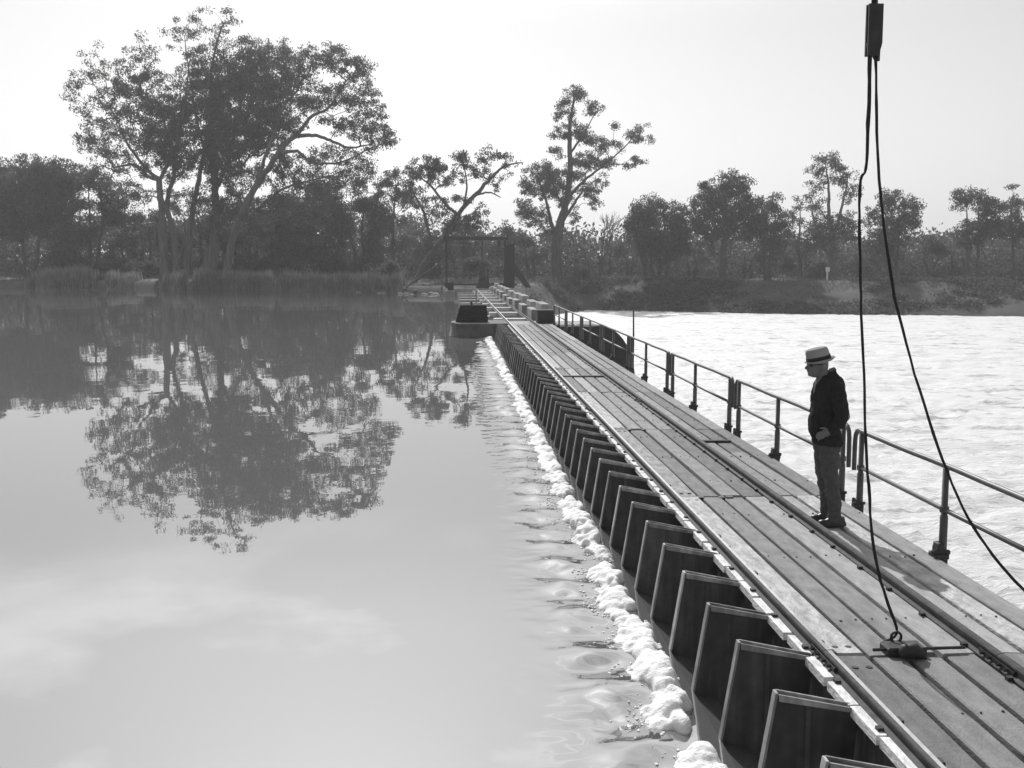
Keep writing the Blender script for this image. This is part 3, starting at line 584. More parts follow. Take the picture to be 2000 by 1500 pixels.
for x0, x1, z0, z1, mt in ((2.36, 2.43, -.3, -.004, 'beam'), (3.43, 3.52, -.3, -.006, 'beam'), (4.16, 4.23, -.34, -.075, 'steel')):
    MB().box(x0, x1, -3.2, 44.9, z0, z1).build('edge_beam' if x0 > 4 or x0 < 2.4 else 'centre_beam', M[mt], deck)
MB().box(2.338, 2.357, -3.2, 44.9, -.42, -.03).build('side_girder', M['steel'], deck)
y = -2.5
while y < 44.5:
    MB().box(2.44, 4.2, y, y+.12, -.2, -.075).build('cross_beam', M['beam'], deck); y += 1.64
# bleached packing strip outside the left rail, broken at every trestle
for i in range(NF+3):
    y0 = FY0-2.46+FS*i
    for h in range(2):
        a = y0+.02+h*.41; b = a+.39-rr.uniform(0, .04); wv = rr.uniform(-.008, .012)
        if b < 44.8: MB().box(2.285+wv, 2.353, a, b, -.05, .006+rr.uniform(-.004, .004)).build('packing_strip', M['strip'], deck)
# nail heads, too small to pick apart
nm = MB(); y = -.85
while y < 30:
    for x0, x1 in list(zip(DX[:-1], DX[1:]))+list(zip(DR[:-1], DR[1:])):
        for u in (.25, .75):
            if rr.random() < .8: cx_, cy_ = x0+(x1-x0)*u+rr.uniform(-.02, .02), y+rr.uniform(-.05, .05); nm.tube([(cx_, cy_, -.02), (cx_, cy_, .009)], rr.uniform(.006, .011), 6)
    y += 1.64
tag(nm.build('nail_heads', M['iron'], deck), kind='stuff')
# bolts on the worn planks
for k in range(1, 7):
    for dx in (.08, .17):
        for dy in (.14, -.22):
            c = (DX[0]+dx, JO[k]+dy, .012); MB().tube([(c[0], c[1], -.01), (c[0], c[1], .016)], .022, 8).build('bolt', M['iron'], deck)
# hollow lifting slots and dark fittings at the joints
for k in range(1, 7):
    yj = JO[k]-.03
    for xa, xb in ((2.66, 2.74), (2.90, 2.97), (2.985, 3.06)):
        if rr.random() < .85: MB().box(xa, xb, yj-.05, yj+.03, -.02, .008+.003*rr.random()).build('joint_iron', M['iron'], deck)
MB().box(2.46, 3.42, 23.9, 24.05, -.01, .03).build('batten', M['beam'], deck)
MB().box(3.54, 3.98, 15.0, 15.09, -.01, .028).build('batten', M['beam'], deck)
# side keys on the near left plank
for yk in (5.05, 5.55, 6.6, 8.4, 9.6, 11.9):
    MB().box(2.435, 2.475, yk, yk+.06, -.03, .045).build('side_key', M['iron'], deck)

# ------------------------------------------------------------------ crane rails
def rail(xc, label, joints, spx):
    root = empty('crane_rail', (xc, 10, 0), label, 'rail')
    js = [-3.2]+joints+[105.0]
    sec = [(-.052, 0), (.052, 0), (.052, .011), (.011, .022), (.011, .05), (.027, .058), (.027, .072), (.021, .079), (-.021, .079), (-.027, .072), (-.027, .058), (-.011, .05), (-.011, .022), (-.052, .011)]
    for a, b in zip(js[:-1], js[1:]):
        o = MB().prism([(xc+p[0], p[1]) for p in sec], 'y', a+.004, b-.004).build('rail_length', M['rail'], root)
        MB().box(xc-.004 if xc < 3 else xc-.018, xc+.022, a+.006, b-.006, .0785, .0812).build('worn_head', M['railtop'] if xc < 3 else M['rail'], o)
    for j in joints:
        o = MB().box(xc-.034, xc+.034, j-.22, j+.22, .022, .045).build('fishplate', M['iron'], root)
        for s in (-.15, -.06, .06, .15): MB().tube([(xc-.06, j+s, .034), (xc+.06, j+s, .034)], .012, 6).build('fish_bolt', M['iron'], root)
    sm = None; y = 3.1; i = 0
    while y < 44:
        for sx in spx:
            if sm is None: sm = MB().box(-.018, .018, -.02, .02, -.002, .022).build('spike', M['iron'], root).data; o = bpy.data.objects['spike'] if False else root.children[-1]
            o = bpy.data.objects.new('spike', sm); COL.objects.link(o); o.parent = root; o.location = Vector((xc+sx*.066+rr.uniform(-.008, .008), y+rr.uniform(-.04, .04)+.03*sx, .003))-root.location
        y += .62
    first = [c for c in root.children if c.name.startswith('spike')][0]; sm.transform(Matrix.Translation(root.location)); first.location = Vector((xc+spx[0]*.066, 2.7, .003))-root.location
rail(2.395, 'left steel crane rail with bright worn head beside the weir frames', [6.55, 18.5, 30.5, 42.5], (-1, 1))
rail(3.473, 'right steel crane rail running down the middle of the plank deck', [6.42, 19.6, 31.6, 43.6], (-1, 1))

# ------------------------------------------------------------------ handrails
def handrail(Fy, label):
    X = 4.272; root = empty('handrail_section', (X, Fy-2.1, 0), label, 'handrail', 'pipe handrail sections along the downstream deck edge')
    n, f = Fy-4.3, Fy
    def hook(y0, s):
        return [(X, y0, .80), (X, y0+s*.06, .805), (X, y0+s*.12, .79), (X, y0+s*.165, .745), (X, y0+s*.18, .68), (X, y0+s*.185, .5), (X, y0+s*.185, .36)]
    MB().tube(hook(n, -1)[::-1]+[(X, y, .80+.004*math.sin(y*3)) for y in np.linspace(n, f, 9)[1:-1]]+hook(f, 1), .026, 8).build('top_rail', M['pipe'], root, smooth=True)
    MB().tube([(X, n, .42), (X, (n+f)/2, .417), (X, f, .42)], .022, 8).build('mid_rail', M['pipe'], root, smooth=True)
    for y in (n, f-1.93, f):
        p = MB().tube([(X, y, -.12), (X, y, .36), (X, y, .365), (X, y, .79)], [.036, .036, .029, .029], 8).build('post', M['pipe'], root, smooth=True)
        big = 1.25 if y == f-1.93 else .9
        b = MB().box(X-.075*big, X+.03, y-.06*big, y+.06*big, -.01, .035); b.box(X-.05*big, X-.005, y-.04*big, y+.045*big, .03, .1*big); b.tube([(X-.09*big, y-.03, .045), (X+.05, y-.03, .045)], .02*big, 6); b.tube([(X-.05, y+.045*big, -.02), (X-.05, y+.045*big, .09)], .018, 6)
        b.box(X-.03, X+.03, y-.05, y+.05, -.3, -.008)
        b.build('base_bracket', M['iron'], p, bevel=.006)
        MB().tube([(X, y, .395), (X, y, .445)], .042, 8).build('collar', M['pipe'], p)
HL = ['pipe handrail section at the right bottom corner beyond the picture edge', 'nearest pipe handrail section running to the right edge of the picture', 'pipe handrail section directly behind the standing man', 'second pipe handrail section beyond the man',
      'third pipe handrail section beyond the man, below the thin stake', 'fourth pipe handrail section beyond the man', 'fifth pipe handrail section beyond the man, in front of the curved pier tail', 'second to last pipe handrail section before the far pier', 'last pipe handrail section, ending at the concrete blocks']
for k in range(-1, 8): handrail(10.89+4.83*k, HL[k+1])
st = P(1237, 662, 25.4)
MB().tube([(4.33, 25.5, -.2), (4.335, 25.48, .8), (4.33, 25.5, 1.42)], [.025, .022, .018], 6).build('stake', M['beam'], origin=(0, 0, 0))
tag(bpy.data.objects['stake'], 'thin dark stake lashed upright to the handrail above the white water', 'stake')

# ------------------------------------------------------------------ far pier, fixed weir piers, blocks
pr = empty('river_pier', (2, 47, DOWN), 'large concrete pier with rounded nose at the far end of the plank deck', 'pier')
nose = [(.0+.55*(1-math.cos(t)), 46.6+1.5*math.sin(t)) for t in np.linspace(-math.pi/2, math.pi/2, 13)]
nose = [( .62-.62*math.cos(t), 46.6+1.45*math.sin(t)) for t in np.linspace(-math.pi/2, math.pi/2, 13)]
MB().prism(nose+[(2.3, 48.05), (2.3, 45.15)], 'z', -4.2, -.08).build('pier_nose', M['oldconcrete'], pr)
MB().prism([(q[0]-.05, (q[1]-46.6)*1.04+46.6) for q in nose]+[(2.34, 48.1), (2.34, 45.1)], 'z', -.078, .03).build('coping', M['oldconcrete'], pr)
MB().box(2.36, 6.1, 45.05, 48.05, -4.2, -.02).build('pier_body', M['concrete'], pr)
tail = [(6.1+1.5*math.sin(t), -2.3+2.28*math.cos(t)) for t in np.linspace(0, math.pi/2, 12)]
MB().prism([(4.5, -4.4)]+[(4.5, -.05)]+[(5.8, -.05)]+tail+[(7.6, -4.4)], 'y', 44.2, 45.04).build('pier_tail', M['timber'], pr)  # the tail's shaded near face is put into its near-black colour
ls = empty('stoplog_stack', (1.0, 46.9, .05), 'dark stack of squared timber stoplogs lying on the pier nose', 'timber stack')
for i in range(6):
    x0 = .16+.035*i; MB().box(x0, 1.55-.012*i, 46.2, 46.45, .052+.12*i, .165+.12*i).build('stoplog', M['timber'], ls, bevel=.01)
    MB().box(x0+.03, 1.52-.012*i, 46.46, 46.71, .052+.12*i, .165+.12*i).build('stoplog', M['timber'], ls, bevel=.01)
MB().tube([(.85, 46.45, .77), (.85, 46.45, .84), (.8, 46.45, .9)], .05, 6).build('lifting_eye', M['iron'], ls)
MB().tube([(1.12, 49.5, -.1), (1.12, 49.5, 1.35)], .035, 6).build('gauge_post', M['concrete'], origin=(0, 0, 0)); tag(bpy.data.objects['gauge_post'], 'thin pale upright post behind the dark stoplog stack', 'post')
PY = [49.5+6.3*k for k in range(9)]
for i, y in enumerate(PY):
    p = empty('weir_pier', (2.5, y, DOWN), '', 'pier', 'low concrete piers of the fixed weir under the open rails')
    p['label'] = 'low concrete weir pier, %s of the row counting from the stoplog stack' % (ORD+['ninth'])[i] if 0 < i < 8 else ('nearest low concrete weir pier, just behind the dark stoplog stack' if i == 0 else 'last low concrete weir pier, against the bank below the gantry')
    ns = [(.9-.38*math.cos(t), y+.6+.6*math.sin(t)) for t in np.linspace(-math.pi/2, math.pi/2, 9)]
    MB().prism(ns+[(5.2, y+1.2), (5.2, y)], 'z', -4.2, -.2).build('pier_wall', M['concrete'], p)
    MB().box(1.95, 3.62, y+.25, y+.95, -.198, -.004).build('sleeper', M['strip'], p, bevel=.01)
# long concrete blocks on the downstream side
BL = 'long pale concrete block in the double row right of the open rails'
for i, y in enumerate(PY):
    for x0, x1, z1, l0, l1 in ((3.66, 3.98, .36, .2, 3.4), (4.05, 4.42, .64, -.9, 2.6)):
        jx, jz, jl = rr.uniform(-.05, .05), rr.uniform(-.09, .07), rr.uniform(-.5, .4)
        o = MB().box(x0+jx, x1+jx, y+l0+jl*.5, y+l1+jl, -.25, z1+jz).build('concrete_block', M['concrete'], origin=((x0+x1)/2, y+1, -.2), bevel=.02)
        tag(o, ('pale concrete block, %s of the %s row counting from the dark chest' % ((ORD+['ninth'])[i], 'low inner' if x0 < 4 else 'tall outer')) if i > 0 else ('low concrete block beside the open rails, nearest of the inner row' if x0 < 4 else 'tall concrete block nearest to the end of the handrail'), 'concrete block', 'concrete blocks right of the open rails')
MB().box(3.66, 4.42, 45.9, 46.9, -.02, .55).build('dark_chest', M['timber'], origin=(4, 46.4, 0), bevel=.02); tag(bpy.data.objects['dark_chest'], 'dark timber chest on the pier at the end of the handrail', 'chest')
sill = MB().box(.95, 5.2, 48.06, 106.5, -4.2, -1.15).build('weir_sill', M['oldconcrete'], origin=(3, 75, -3)); tag(sill, 'long low concrete sill between the weir piers', 'weir sill')
for x, l in ((2.395, 'dark beam carrying the left rail across the open weir bays'), (3.473, 'dark beam carrying the right rail across the open weir bays')):
    o = MB().box(x-.07, x+.07, 48.2, 105, -.19, -.008); 
    b_ = o.build('rail_beam', M['beam'], origin=(x, 75, -.1)); tag(b_, l, 'beam')
# abutment
ab = MB().box(-.9, 6.5, 106.6, 110.5, -4.2, .1).build('abutment', M['concrete'], origin=(2.5, 108, -3), bevel=.04); tag(ab, 'pale concrete abutment at the bank end of the weir', 'abutment')
o = MB().box(-.62, .28, 102.5, 104.2, -2, -.02).build('mooring_block', M['concrete'], origin=(-.2, 103, -1), bevel=.03); tag(o, 'small pale concrete block standing in the water left of the weir end', 'concrete block')
o = MB().box(-.4, .2, 103, 103.7, -.018, .75).build('timber_bollard', M['timber'], origin=(-.1, 103.3, 0)); tag(o, 'dark timber bollard on the small concrete block in the water', 'bollard')

# gantry, winch, shed on the bank
GY = 107.5
gn = empty('gantry_frame', (2.5, GY, .1), 'dark goalpost gantry frame across the far end of the weir', 'gantry')
a = P(872, 550, GY); b = P(986, 550, GY); top = P(872, 463, GY)[2]
MB().box(a[0]-.11, a[0]+.11, GY-.11, GY+.11, .09, top-.28).build('post', M['timber'], gn)
MB().box(b[0]-.09, b[0]+.09, GY-.11, GY+.11, .09, top-.34).build('post', M['timber'], gn)
MB().prism([(a[0]-.25, top-.27), (b[0]+.35, top-.33), (b[0]+.35, top+.02), (a[0]-.25, top+.06)], 'y', GY-.2, GY+.2).build('top_beam', M['timber'], gn)
MB().box(a[0]-.3, b[0]+1.2, GY-.14, GY-.115, .35, .52).build('bottom_tie', M['timber'], gn)
MB().box(b[0]-.75, b[0]-.4, GY-.2, GY+.2, top-1.0, top-.35).build('hoist_block', M['iron'], gn)
wn = empty('winch', (2.4, GY-.6, .1), 'dark winch stand with a tall screw spindle under the gantry', 'winch')
c = P(942, 548, GY-.6)
MB().prism([(c[0]-.62, .1), (c[0]+.62, .1), (c[0]+.34, 1.0), (c[0]+.16, 2.6), (c[0]-.16, 2.6), (c[0]-.34, 1.0)], 'y', GY-.9, GY-.35).build('stand', M['iron'], wn)
MB().tube([(c[0], GY-.62, 2.55), (c[0], GY-.62, top-.3)], .07, 8).build('spindle', M['iron'], wn)
MB().box(c[0]+.42, c[0]+.66, GY-.7, GY-.45, .1, 2.0).build('lever_post', M['iron'], wn)
MB().tube([(c[0]-.3, GY-.92, 1.1), (c[0]+.3, GY-.92, 1.1)], .22, 10).build('drum', M['iron'], wn)
sh = empty('shed', (6, GY+.5, .1), 'narrow dark upright shed with sloping roof right of the gantry', 'shed')
s0, s1 = P(985, 548, GY+.5), P(1005, 548, GY+.5); t0, t1 = P(985, 481, GY+.5)[2], P(1005, 476, GY+.5)[2]
nb = 5
for i in range(nb):
    u0, u1 = i/nb, (i+1)/nb; xa = s0[0]+(s1[0]-s0[0])*u0; xb = s0[0]+(s1[0]-s0[0])*u1-.015
    MB().prism([(xa, .1), (xb, .1), (xb, t0+(t1-t0)*u1), (xa, t0+(t1-t0)*u0)], 'y', GY+.3, GY+.34+.012*(i % 2)).build('board', M['timber'], sh)
MB().prism([(s0[0]+.01, .1), (s1[0]-.03, .1), (s1[0]-.03, t1-.02), (s0[0]+.01, t0-.02)], 'y', GY+.36, GY+1.6).build('body', M['timber'], sh)
MB().prism([(s0[0]-.12, t0-.02), (s1[0]+.12, t1+.02), (s1[0]+.12, t1+.1), (s0[0]-.12, t0+.06)], 'y', GY+.15, GY+1.75).build('roof', M['timber'], sh)
g0, g1 = P(1003, 512, GY+.4), P(1036, 546, GY+.4)
ch = MB().prism([(g0[0]+.05, g0[2]), (g1[0]+.1, .12), (g1[0]-.55, .12), (g0[0]+.05, g0[2]-.85)], 'y', GY+.2, GY+.9).build('coal_chute', M['timber'], origin=(g1[0], GY, .1)); ch.name = 'loading_ramp'; tag(ch, 'dark steep timber ramp leaning against the right side of the shed', 'ramp')
lp = empty('lying_log', (5, GY, .2), 'dark squared log lying on the ground left of the shed', 'log'); q0, q1 = P(960, 545, GY-.2), P(985, 543, GY-.2)
MB().box(q0[0], q1[0], GY-.5, GY-.2, .11, .62).build('log_body', M['timber'], lp)
# leaning pole by the left shore
q0, q1 = P(792, 562, 110), P(868, 508, 110)
o = MB().tube([q0, (q0+q1)/2, q1], [.1, .09, .07], 7).build('leaning_pole', M['darkbark'], origin=tuple(q0)); tag(o, 'dark pole leaning up from the shore towards the gantry post', 'pole')
# small sign, stump
sg = P(1615, 566, 140); gz = float(terrain_z(np.array(sg[0]), np.array(sg[1]))); sn = empty('marker_sign', (sg[0], sg[1], gz), 'small pale square marker sign on a thin post on the right bank', 'sign')
MB().box(sg[0]-.09, sg[0]+.09, 139.95, 140.1, gz-.3, P(1615, 530, 140)[2]).build('post', M['sign'], sn); z_ = P(1615, 526, 140)[2]; MB().box(sg[0]-.26, sg[0]+.26, 139.86, 139.94, z_-.3, z_+.3).build('board', M['sign'], sn)
t0 = P(1158, 545, 138); t1 = P(1150, 505, 138); o = MB().tube([(t0[0]+.1, t0[1], .0), t0, (t0+t1)/2, t1], [.4, .36, .3, .25], 8).build('tree_stump', M['darkbark'], origin=(t0[0], t0[1], 0)); tag(o, 'short dark leaning dead stump on the bank right of the tall gum', 'stump')

# ------------------------------------------------------------------ man
MX, MY = 3.72, 10.16
def W(f, s, z): return Vector((MX-f-.055*min(max((z-.25)/.9, 0), 1), MY-s, z))
def loft(mb, secs, n=20):
    """secs: (f, s, z, half depth f, half width s)"""
    vs = []; fs = []
    for (f, s, z, a, b) in secs:
        for k in range(n):
            t = 2*math.pi*k/n; vs.append(W(f+a*math.cos(t), s+b*math.sin(t), z))
    for i in range(len(secs)-1):
        for k in range(n): fs.append((i*n+k, i*n+(k+1) % n, (i+1)*n+(k+1) % n, (i+1)*n+k))
    fs += [tuple(range(n)), tuple((len(secs)-1)*n+k for k in range(n))]
    mb.add(vs, fs)
def ball(mb, c, r, n=10):
    """c=(f,s,z), r=(rf,rs,rz)"""
    vs = []; fs = []
    for i in range(n+1):
        ph = math.pi*i/n
        for k in range(2*n):
            t = math.pi*k/n; vs.append(W(c[0]+r[0]*math.sin(ph)*math.cos(t), c[1]+r[1]*math.sin(ph)*math.sin(t), c[2]+r[2]*math.cos(ph)))
    for i in range(n):
        for k in range(2*n): fs.append((i*2*n+k, i*2*n+(k+1) % (2*n), (i+1)*2*n+(k+1) % (2*n), (i+1)*2*n+k))
    mb.add(vs, fs)
def limb(mb, pts, rad, n=12):
    P_ = [W(*p) for p in pts]
    for i in range(len(P_)-1): mb.tube([P_[i], P_[i+1]], [rad[i], rad[i+1]], n)
    for p, r in zip(pts, rad): ball(mb, p, (r, r, r), 6)
def remesh(o, vox, it=3):
    r = o.modifiers.new('r', 'REMESH'); r.mode = 'VOXEL'; r.voxel_size = vox; r.use_smooth_shade = True
    s = o.modifiers.new('s', 'SMOOTH'); s.iterations = it; s.factor = .5
def folds(o, size, k):
    tx = bpy.data.textures.new('folds', 'CLOUDS'); tx.noise_scale = size; d = o.modifiers.new('folds', 'DISPLACE'); d.texture = tx; d.strength = k; d.mid_level = .5; d.texture_coords = 'LOCAL'
man = empty('person', (MX, MY, 0), 'man in dark jacket and banded hat standing on the deck with bowed head', 'person')
b = MB()
# head, bowed: f forward
HC = (.135, 0, 1.575)
ball(b, HC, (.10, .077, .115)); ball(b, (.165, 0, 1.525), (.075, .06, .075)); ball(b, (.205, 0, 1.49), (.032, .035, .03))
limb(b, [(.225, 0, 1.575), (.252, 0, 1.545)], [.012, .017]); ball(b, (.225, 0, 1.517), (.02, .03, .012)); ball(b, (.213, 0, 1.598), (.02, .055, .012))
for s in (-1, 1): ball(b, (.12, s*.078, 1.56), (.026, .012, .034)); ball(b, (.20, s*.04, 1.54), (.03, .025, .03))
limb(b, [(.06, 0, 1.40), (.10, 0, 1.52)], [.066, .058])
loft(b, [(.05, 0, .84, .10, .15), (.06, 0, 1.0, .10, .145), (.07, 0, 1.2, .11, .16), (.05, 0, 1.36, .10, .18), (.05, 0, 1.43, .07, .1)])
for s in (-1, 1):
    limb(b, [(.03, s*.085, .84), (.05, s*.09, .47), (.015, s*.1, .09)], [.085, .055, .042])
    b0 = b; b = MB(); limb(b, [(.015, s*.18, 1.37), (-.035, s*.225, 1.1), (.09, s*.19, .955)], [.052, .042, .03])
    # hand: palm, four fingers curling under the jacket pocket, thumb on the side
    limb(b, [(.09, s*.19, .955), (.135, s*.175, .94), (.165, s*.16, .925)], [.03, .036, .036])
    for q in range(4):
        zf = .95-.02*q; L_ = (.07, .08, .075, .055)[q]
        limb(b, [(.165, s*.165, zf), (.165+L_*.55, s*.155, zf-.012), (.165+L_*.72, s*.128, zf-.03)], [.0105, .0098, .0085], 8)
    limb(b, [(.12, s*.185, .965), (.16, s*.18, .985), (.195, s*.165, .98)], [.013, .012, .009], 8)
    sf = -.03 if s > 0 else -.11; b0.add([(q[0]-sf, q[1], q[2]) for q in b.v], b.f); b = b0
body = b.build('body', M['skin'], man); remesh(body, .007, 2)
# jacket
j = MB()
loft(j, [(.035, 0, .80, .14, .185), (.045, 0, .84, .144, .19), (.055, 0, .95, .138, .18), (.06, 0, 1.08, .132, .175), (.06, 0, 1.2, .132, .18), (.045, 0, 1.32, .128, .19), (.035, 0, 1.40, .11, .19), (.04, 0, 1.445, .085, .12), (.055, 0, 1.485, .072, .078)], 28)
for s in (-1, 1): limb(j, [(.02, s*.175, 1.375), (-.015, s*.215, 1.25), (-.03, s*.225, 1.1), (.0+(.0 if s > 0 else -.04), s*.22, 1.025), (.06+(0 if s > 0 else -.09), s*.2, .962)], [.08, .068, .064, .056, .046])
ball(j, (-.035, 0, 1.34), (.085, .16, .15)); ball(j, (.01, 0, 1.45), (.075, .1, .075)); ball(j, (.185, .055, 1.0), (.05, .1, .16))
# collar and lapels
limb(j, [(.0, -.06, 1.505), (-.02, 0, 1.53), (.0, .06, 1.505), (.08, .075, 1.465), (.15, .05, 1.38), (.19, .02, 1.25)], [.022, .022, .022, .02, .018, .012])
limb(j, [(.0, -.06, 1.505), (.08, -.075, 1.465), (.15, -.05, 1.38), (.19, -.02, 1.25)], [.022, .02, .018, .012])
jo = j.build('jacket', M['jacket'], man); remesh(jo, .010, 3); folds(jo, .09, .035)
v = MB(); loft(v, [(.10, .03, .93, .09, .1), (.105, .03, 1.05, .08, .1), (.105, .02, 1.2, .08, .08), (.10, 0, 1.36, .07, .05), (.085, 0, 1.47, .06, .05)], 16)
vo = v.build('cardigan', M['shirt'], man, smooth=True)
t = MB()
loft(t, [(.04, 0, .98, .115, .155), (.04, 0, .86, .125, .165), (.045, 0, .78, .115, .165)], 20)
for s in (-1, 1):
    secs = [(.045+.0, s*.075, .84, .11, .095), (.052, s*.085, .70, .095, .09), (.055, s*.09, .56, .083, .08), (.05, s*.095, .46, .076, .074), (.03, s*.1, .34, .072, .066), (.018, s*.102, .2, .066, .06), (.018, s*.104, .11, .064, .058), (.022, s*.105, .045, .068, .06)]
    loft(t, secs, 16)
to = t.build('trousers', M['trouser'], man); remesh(to, .009, 3); folds(to, .075, .034)
for s in (-1, 1):
    sh_ = MB(); loft(sh_, [(.04, s*.107, .006, .145, .046), (.04, s*.107, .03, .145, .048), (.025, s*.107, .06, .115, .044), (-.01, s*.107, .1, .07, .042)], 18)
    ball(sh_, (.13, s*.107, .04), (.055, .044, .035))
    so = sh_.build('shoe', M['shoe'], man); remesh(so, .007, 2)
# hat: brim follows the bowed head
tilt = math.radians(13)
def hat(mb, rings):
    n = 28; vs = []; fs = []
    for (a, bb, h, df) in rings:
        for k in range(n):
            t_ = 2*math.pi*k/n; f = a*math.cos(t_)+df; z = h
            if a > .14: z += .008*math.cos(2*t_)
            fr_ = f*math.cos(tilt)+z*math.sin(tilt); zr = -f*math.sin(tilt)+z*math.cos(tilt)
            vs.append(W(HC[0]-.005+fr_, bb*math.sin(t_), 1.618+zr))
    for i in range(len(rings)-1):
        for k in range(n): fs.append((i*n+k, i*n+(k+1) % n, (i+1)*n+(k+1) % n, (i+1)*n+k))
    fs += [tuple(range(n)), tuple((len(rings)-1)*n+k for k in range(n))]; mb.add(vs, fs)
h = MB(); hat(h, [(.1, .085, -.004, 0), (.142, .135, -.006, -.008), (.148, .14, .0, -.008), (.142, .135, .005, -.008), (.118, .1, .006, 0), (.113, .095, .055, .002), (.110, .09, .095, .004), (.10, .08, .117, .006), (.078, .056, .123, .006), (.05, .03, .115, .006)])
ho = h.build('hat', M['felt'], man, smooth=True)
hb = MB(); hat(hb, [(.117, .099, .008, 0), (.1205, .1025, .008, 0), (.119, .101, .042, .001), (.115, .097, .042, .001)]); hb.build('hat_band', M['band'], ho, smooth=True)
gl = empty('x', (0, 0, 0), None, None); bpy.data.objects.remove(gl)
g = MB()
for s in (-1, 1):
    c0 = (.222, s*.036, 1.585)
    g.tube([W(c0[0], c0[1]+.027*math.cos(q), c0[2]+.024*math.sin(q)) for q in np.linspace(0, 2*math.pi, 15)], .0045, 6)
    g.tube([W(.22, s*.063, 1.59), W(.12, s*.083, 1.585)], .004, 6)
    g.prism([(0, 0), (0, 0), (0, 0)], 'x', 0, 0) if False else None
g.tube([W(.226, -.012, 1.59), W(.226, .012, 1.59)], .004, 6)
go = g.build('spectacles', M['band'], man)
for s in (-1, 1):
    n_ = 14; L_ = MB(); L_.add([W(.222, s*.036+.025*math.cos(2*math.pi*k/n_), 1.585+.022*math.sin(2*math.pi*k/n_)) for k in range(n_)]+[W(.2255, s*.036+.025*math.cos(2*math.pi*k/n_), 1.585+.022*math.sin(2*math.pi*k/n_)) for k in range(n_)],
        [tuple(range(n_)), tuple(range(n_, 2*n_))]+[(k, (k+1) % n_, n_+(k+1) % n_, n_+k) for k in range(n_)]); L_.build('lens', M['band'], go)

# ------------------------------------------------------------------ film tear and cracks modelled as block and ropes; deck anchor
def sway(path, n, amp, seed):
    r_ = random.Random(seed); path = [Vector(p) for p in path]; outp = []
    k = len(path)
    for i in range(k-1):
        a, b_, c_, d_ = path[max(i-1, 0)], path[i], path[i+1], path[min(i+2, k-1)]
        for u in np.linspace(0, 1, n, endpoint=False):
            q = .5*((2*b_)+(c_-a)*u+(2*a-5*b_+4*c_-d_)*u*u+(3*b_-a-3*c_+d_)*u**3)
            outp.append(q+Vector((r_.gauss(0, amp), r_.gauss(0, amp), 0)))
    outp.append(path[-1]); return outp
TY = 7.15
bc = Vector(P(1706, 70, TY))
jib = empty('derrick', (3.0, -2.6, 0), 'unseen timber derrick overhead, added to carry the crack ropes', 'derrick')  # unseen support, added only to carry the crack ropes
MB().tube([(3.0, -2.6, 0), (3.0, -2.6, 6.2)], [.11, .09], 10).build('mast', M['timber'], jib)
MB().tube([(3.0, -2.6, 5.2), (bc.x, TY+.3, 5.75)], [.08, .06], 10).build('boom', M['timber'], jib)
MB().tube([(3.0, -2.6, 6.15), (bc.x, TY+.2, 5.8)], .012, 6).build('stay', M['rope'], jib)
blk = empty('film_tear_block', tuple(bc), 'black film tear modelled as a pulley block at the top of the picture above the man', 'pulley block')  # tear in the film edge, given the shape of a block
MB().prism([(-.045, -.13), (.03, -.13), (.05, -.05), (.05, .2), (-.045, .2)], 'y', -.03, -.012).build('cheek', M['iron'], blk, ) .location = (0, 0, 0)
blk.children[0].data.transform(Matrix.Translation(bc))
ck = blk.children[0].copy(); COL.objects.link(ck); ck.location = (0, .042, 0)
MB().tube([(bc.x+.005, bc.y-.011, bc.z-.06), (bc.x+.005, bc.y+.011, bc.z-.06)], .05, 12).build('sheave', M['iron'], blk)
MB().tube([(bc.x+.035, bc.y, bc.z+.15), (bc.x+.03, bc.y, bc.z-.16), (bc.x+.01, bc.y, bc.z-.12)], .018, 6).build('shackle', M['iron'], blk)
MB().tube([(bc.x, bc.y, bc.z+.18), (bc.x, TY+.05, 5.72)], .022, 8).build('hanger', M['rope'], blk)
def rope(pts, r, name, label, seed, amp=.0013, n=4):
    pp = sway(pts, n, amp, seed); rnd = random.Random(seed)
    o = MB().tube(pp, [r*rnd.uniform(.85, 1.2)*(1.35 if q.z > 3.3 and 'straight' in label else 1) for q in pp], 7).build(name, M['rope'], origin=tuple(pts[0]), smooth=True); return tag(o, label, 'rope')
def RP(l): return [tuple(P(*q)) for q in l]
anchor_y = 6.75
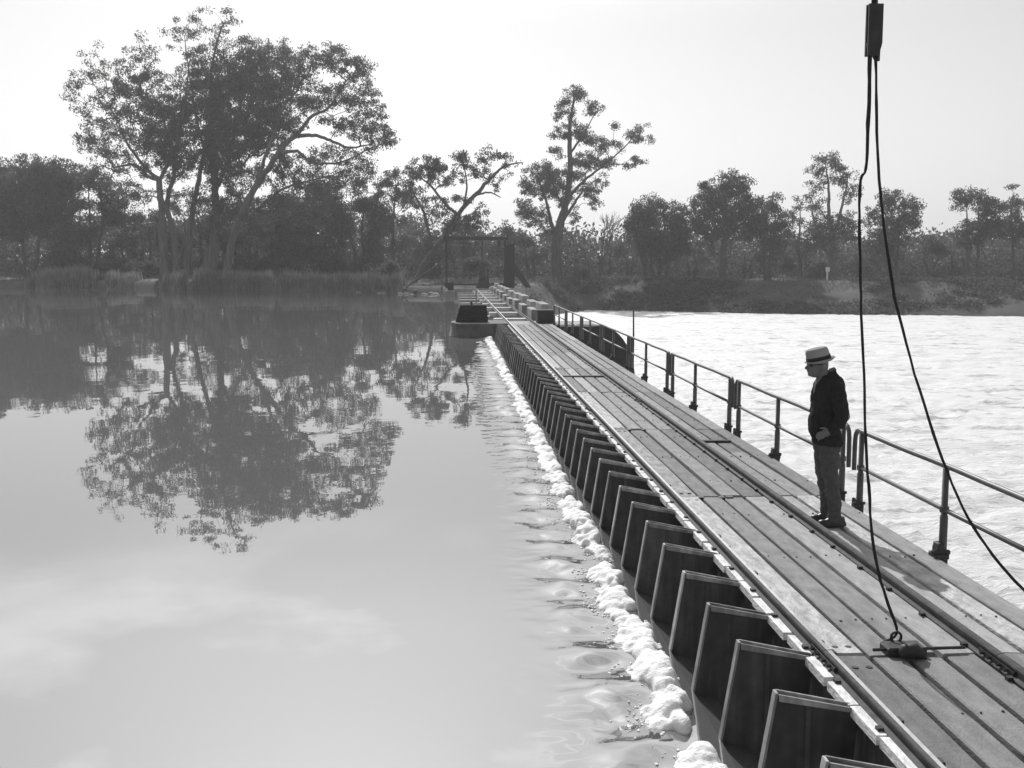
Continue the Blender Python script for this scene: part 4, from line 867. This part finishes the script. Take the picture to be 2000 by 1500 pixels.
rope(RP([(1699,98,7.15),(1698,180,7.14),(1695,260,7.12),(1691,330,7.1),(1681,352,7.1),(1678,420,7.08),(1680,520,7.05),(1683,640,7.0),(1689,760,6.98),(1690,850,6.95),(1697,950,6.9),(1704,1050,6.86),(1716,1120,6.82),(1735,1180,6.8),(1752,1236,6.78),(1722,1258,6.76),(1736,1276,6.75)]), .0095, 'film_crack_rope', 'dark film crack modelled as a rope, almost straight from the block to the iron deck anchor', 1)  # film crack, built as a rope
rope(RP([(1710,105,7.15),(1712,200,7.12),(1715,320,7.1),(1728,450,7.05),(1748,580,7.0),(1778,700,6.95),(1815,820,6.9),(1850,920,6.9),(1890,1010,6.85),(1940,1085,6.8),(1998,1150,6.75),(2080,1225,6.6),(2200,1300,6.45)]), .0092, 'film_crack_slack_rope', 'dark film crack modelled as a slack rope, curving from the block down past the handrail', 2)  # second film crack, also built as a rope
an = empty('deck_anchor', (2.93, 6.66, 0), 'black iron anchor plate with rounded lug and cross rod bolted to the near deck', 'deck anchor')
ap = [(2.85, 6.60), (3.08, 6.60), (3.08, 6.80), (2.9, 6.80)]
MB().box(2.82, 3.08, 6.60, 6.76, -.004, .06).build('plate', M['iron'], an, bevel=.012)
lg = MB(); vs = []
lg.tube([(2.88+.0, 6.55, .03), (2.9, 6.555, .055), (2.98, 6.56, .062), (3.04, 6.56, .03)], [.02, .05, .05, .02], 10); lg.build('lug', M['iron'], an, smooth=True)
MB().tube([(2.74, 6.66, .034), (3.5-.14, 6.67, .034)], .011, 8).build('cross_rod', M['iron'], an)
MB().tube([(2.93+.035*math.cos(q), 6.75, .085+.035*math.sin(q)) for q in np.linspace(0, 2*math.pi, 13)], .009, 6).build('ring', M['iron'], an)

# ------------------------------------------------------------------ air between here and the far trees
hz = MB().box(-1600, 1600, -300, 2100, -7, 48).build('haze', M['leaf'], origin=(0, 0, 0)); hz.data.materials.clear()
hm = bpy.data.materials.new('river_haze'); hm.use_nodes = True; t = hm.node_tree; t.nodes.clear()
o_ = N(t, 'ShaderNodeOutputMaterial'); pv = N(t, 'ShaderNodeVolumePrincipled'); pv.inputs['Color'].default_value = (.95, .95, .95, 1); pv.inputs['Density'].default_value = .00055; pv.inputs['Anisotropy'].default_value = .3
t.links.new(pv.outputs[0], o_.inputs['Volume']); hz.data.materials.append(hm); tag(hz, kind='stuff')
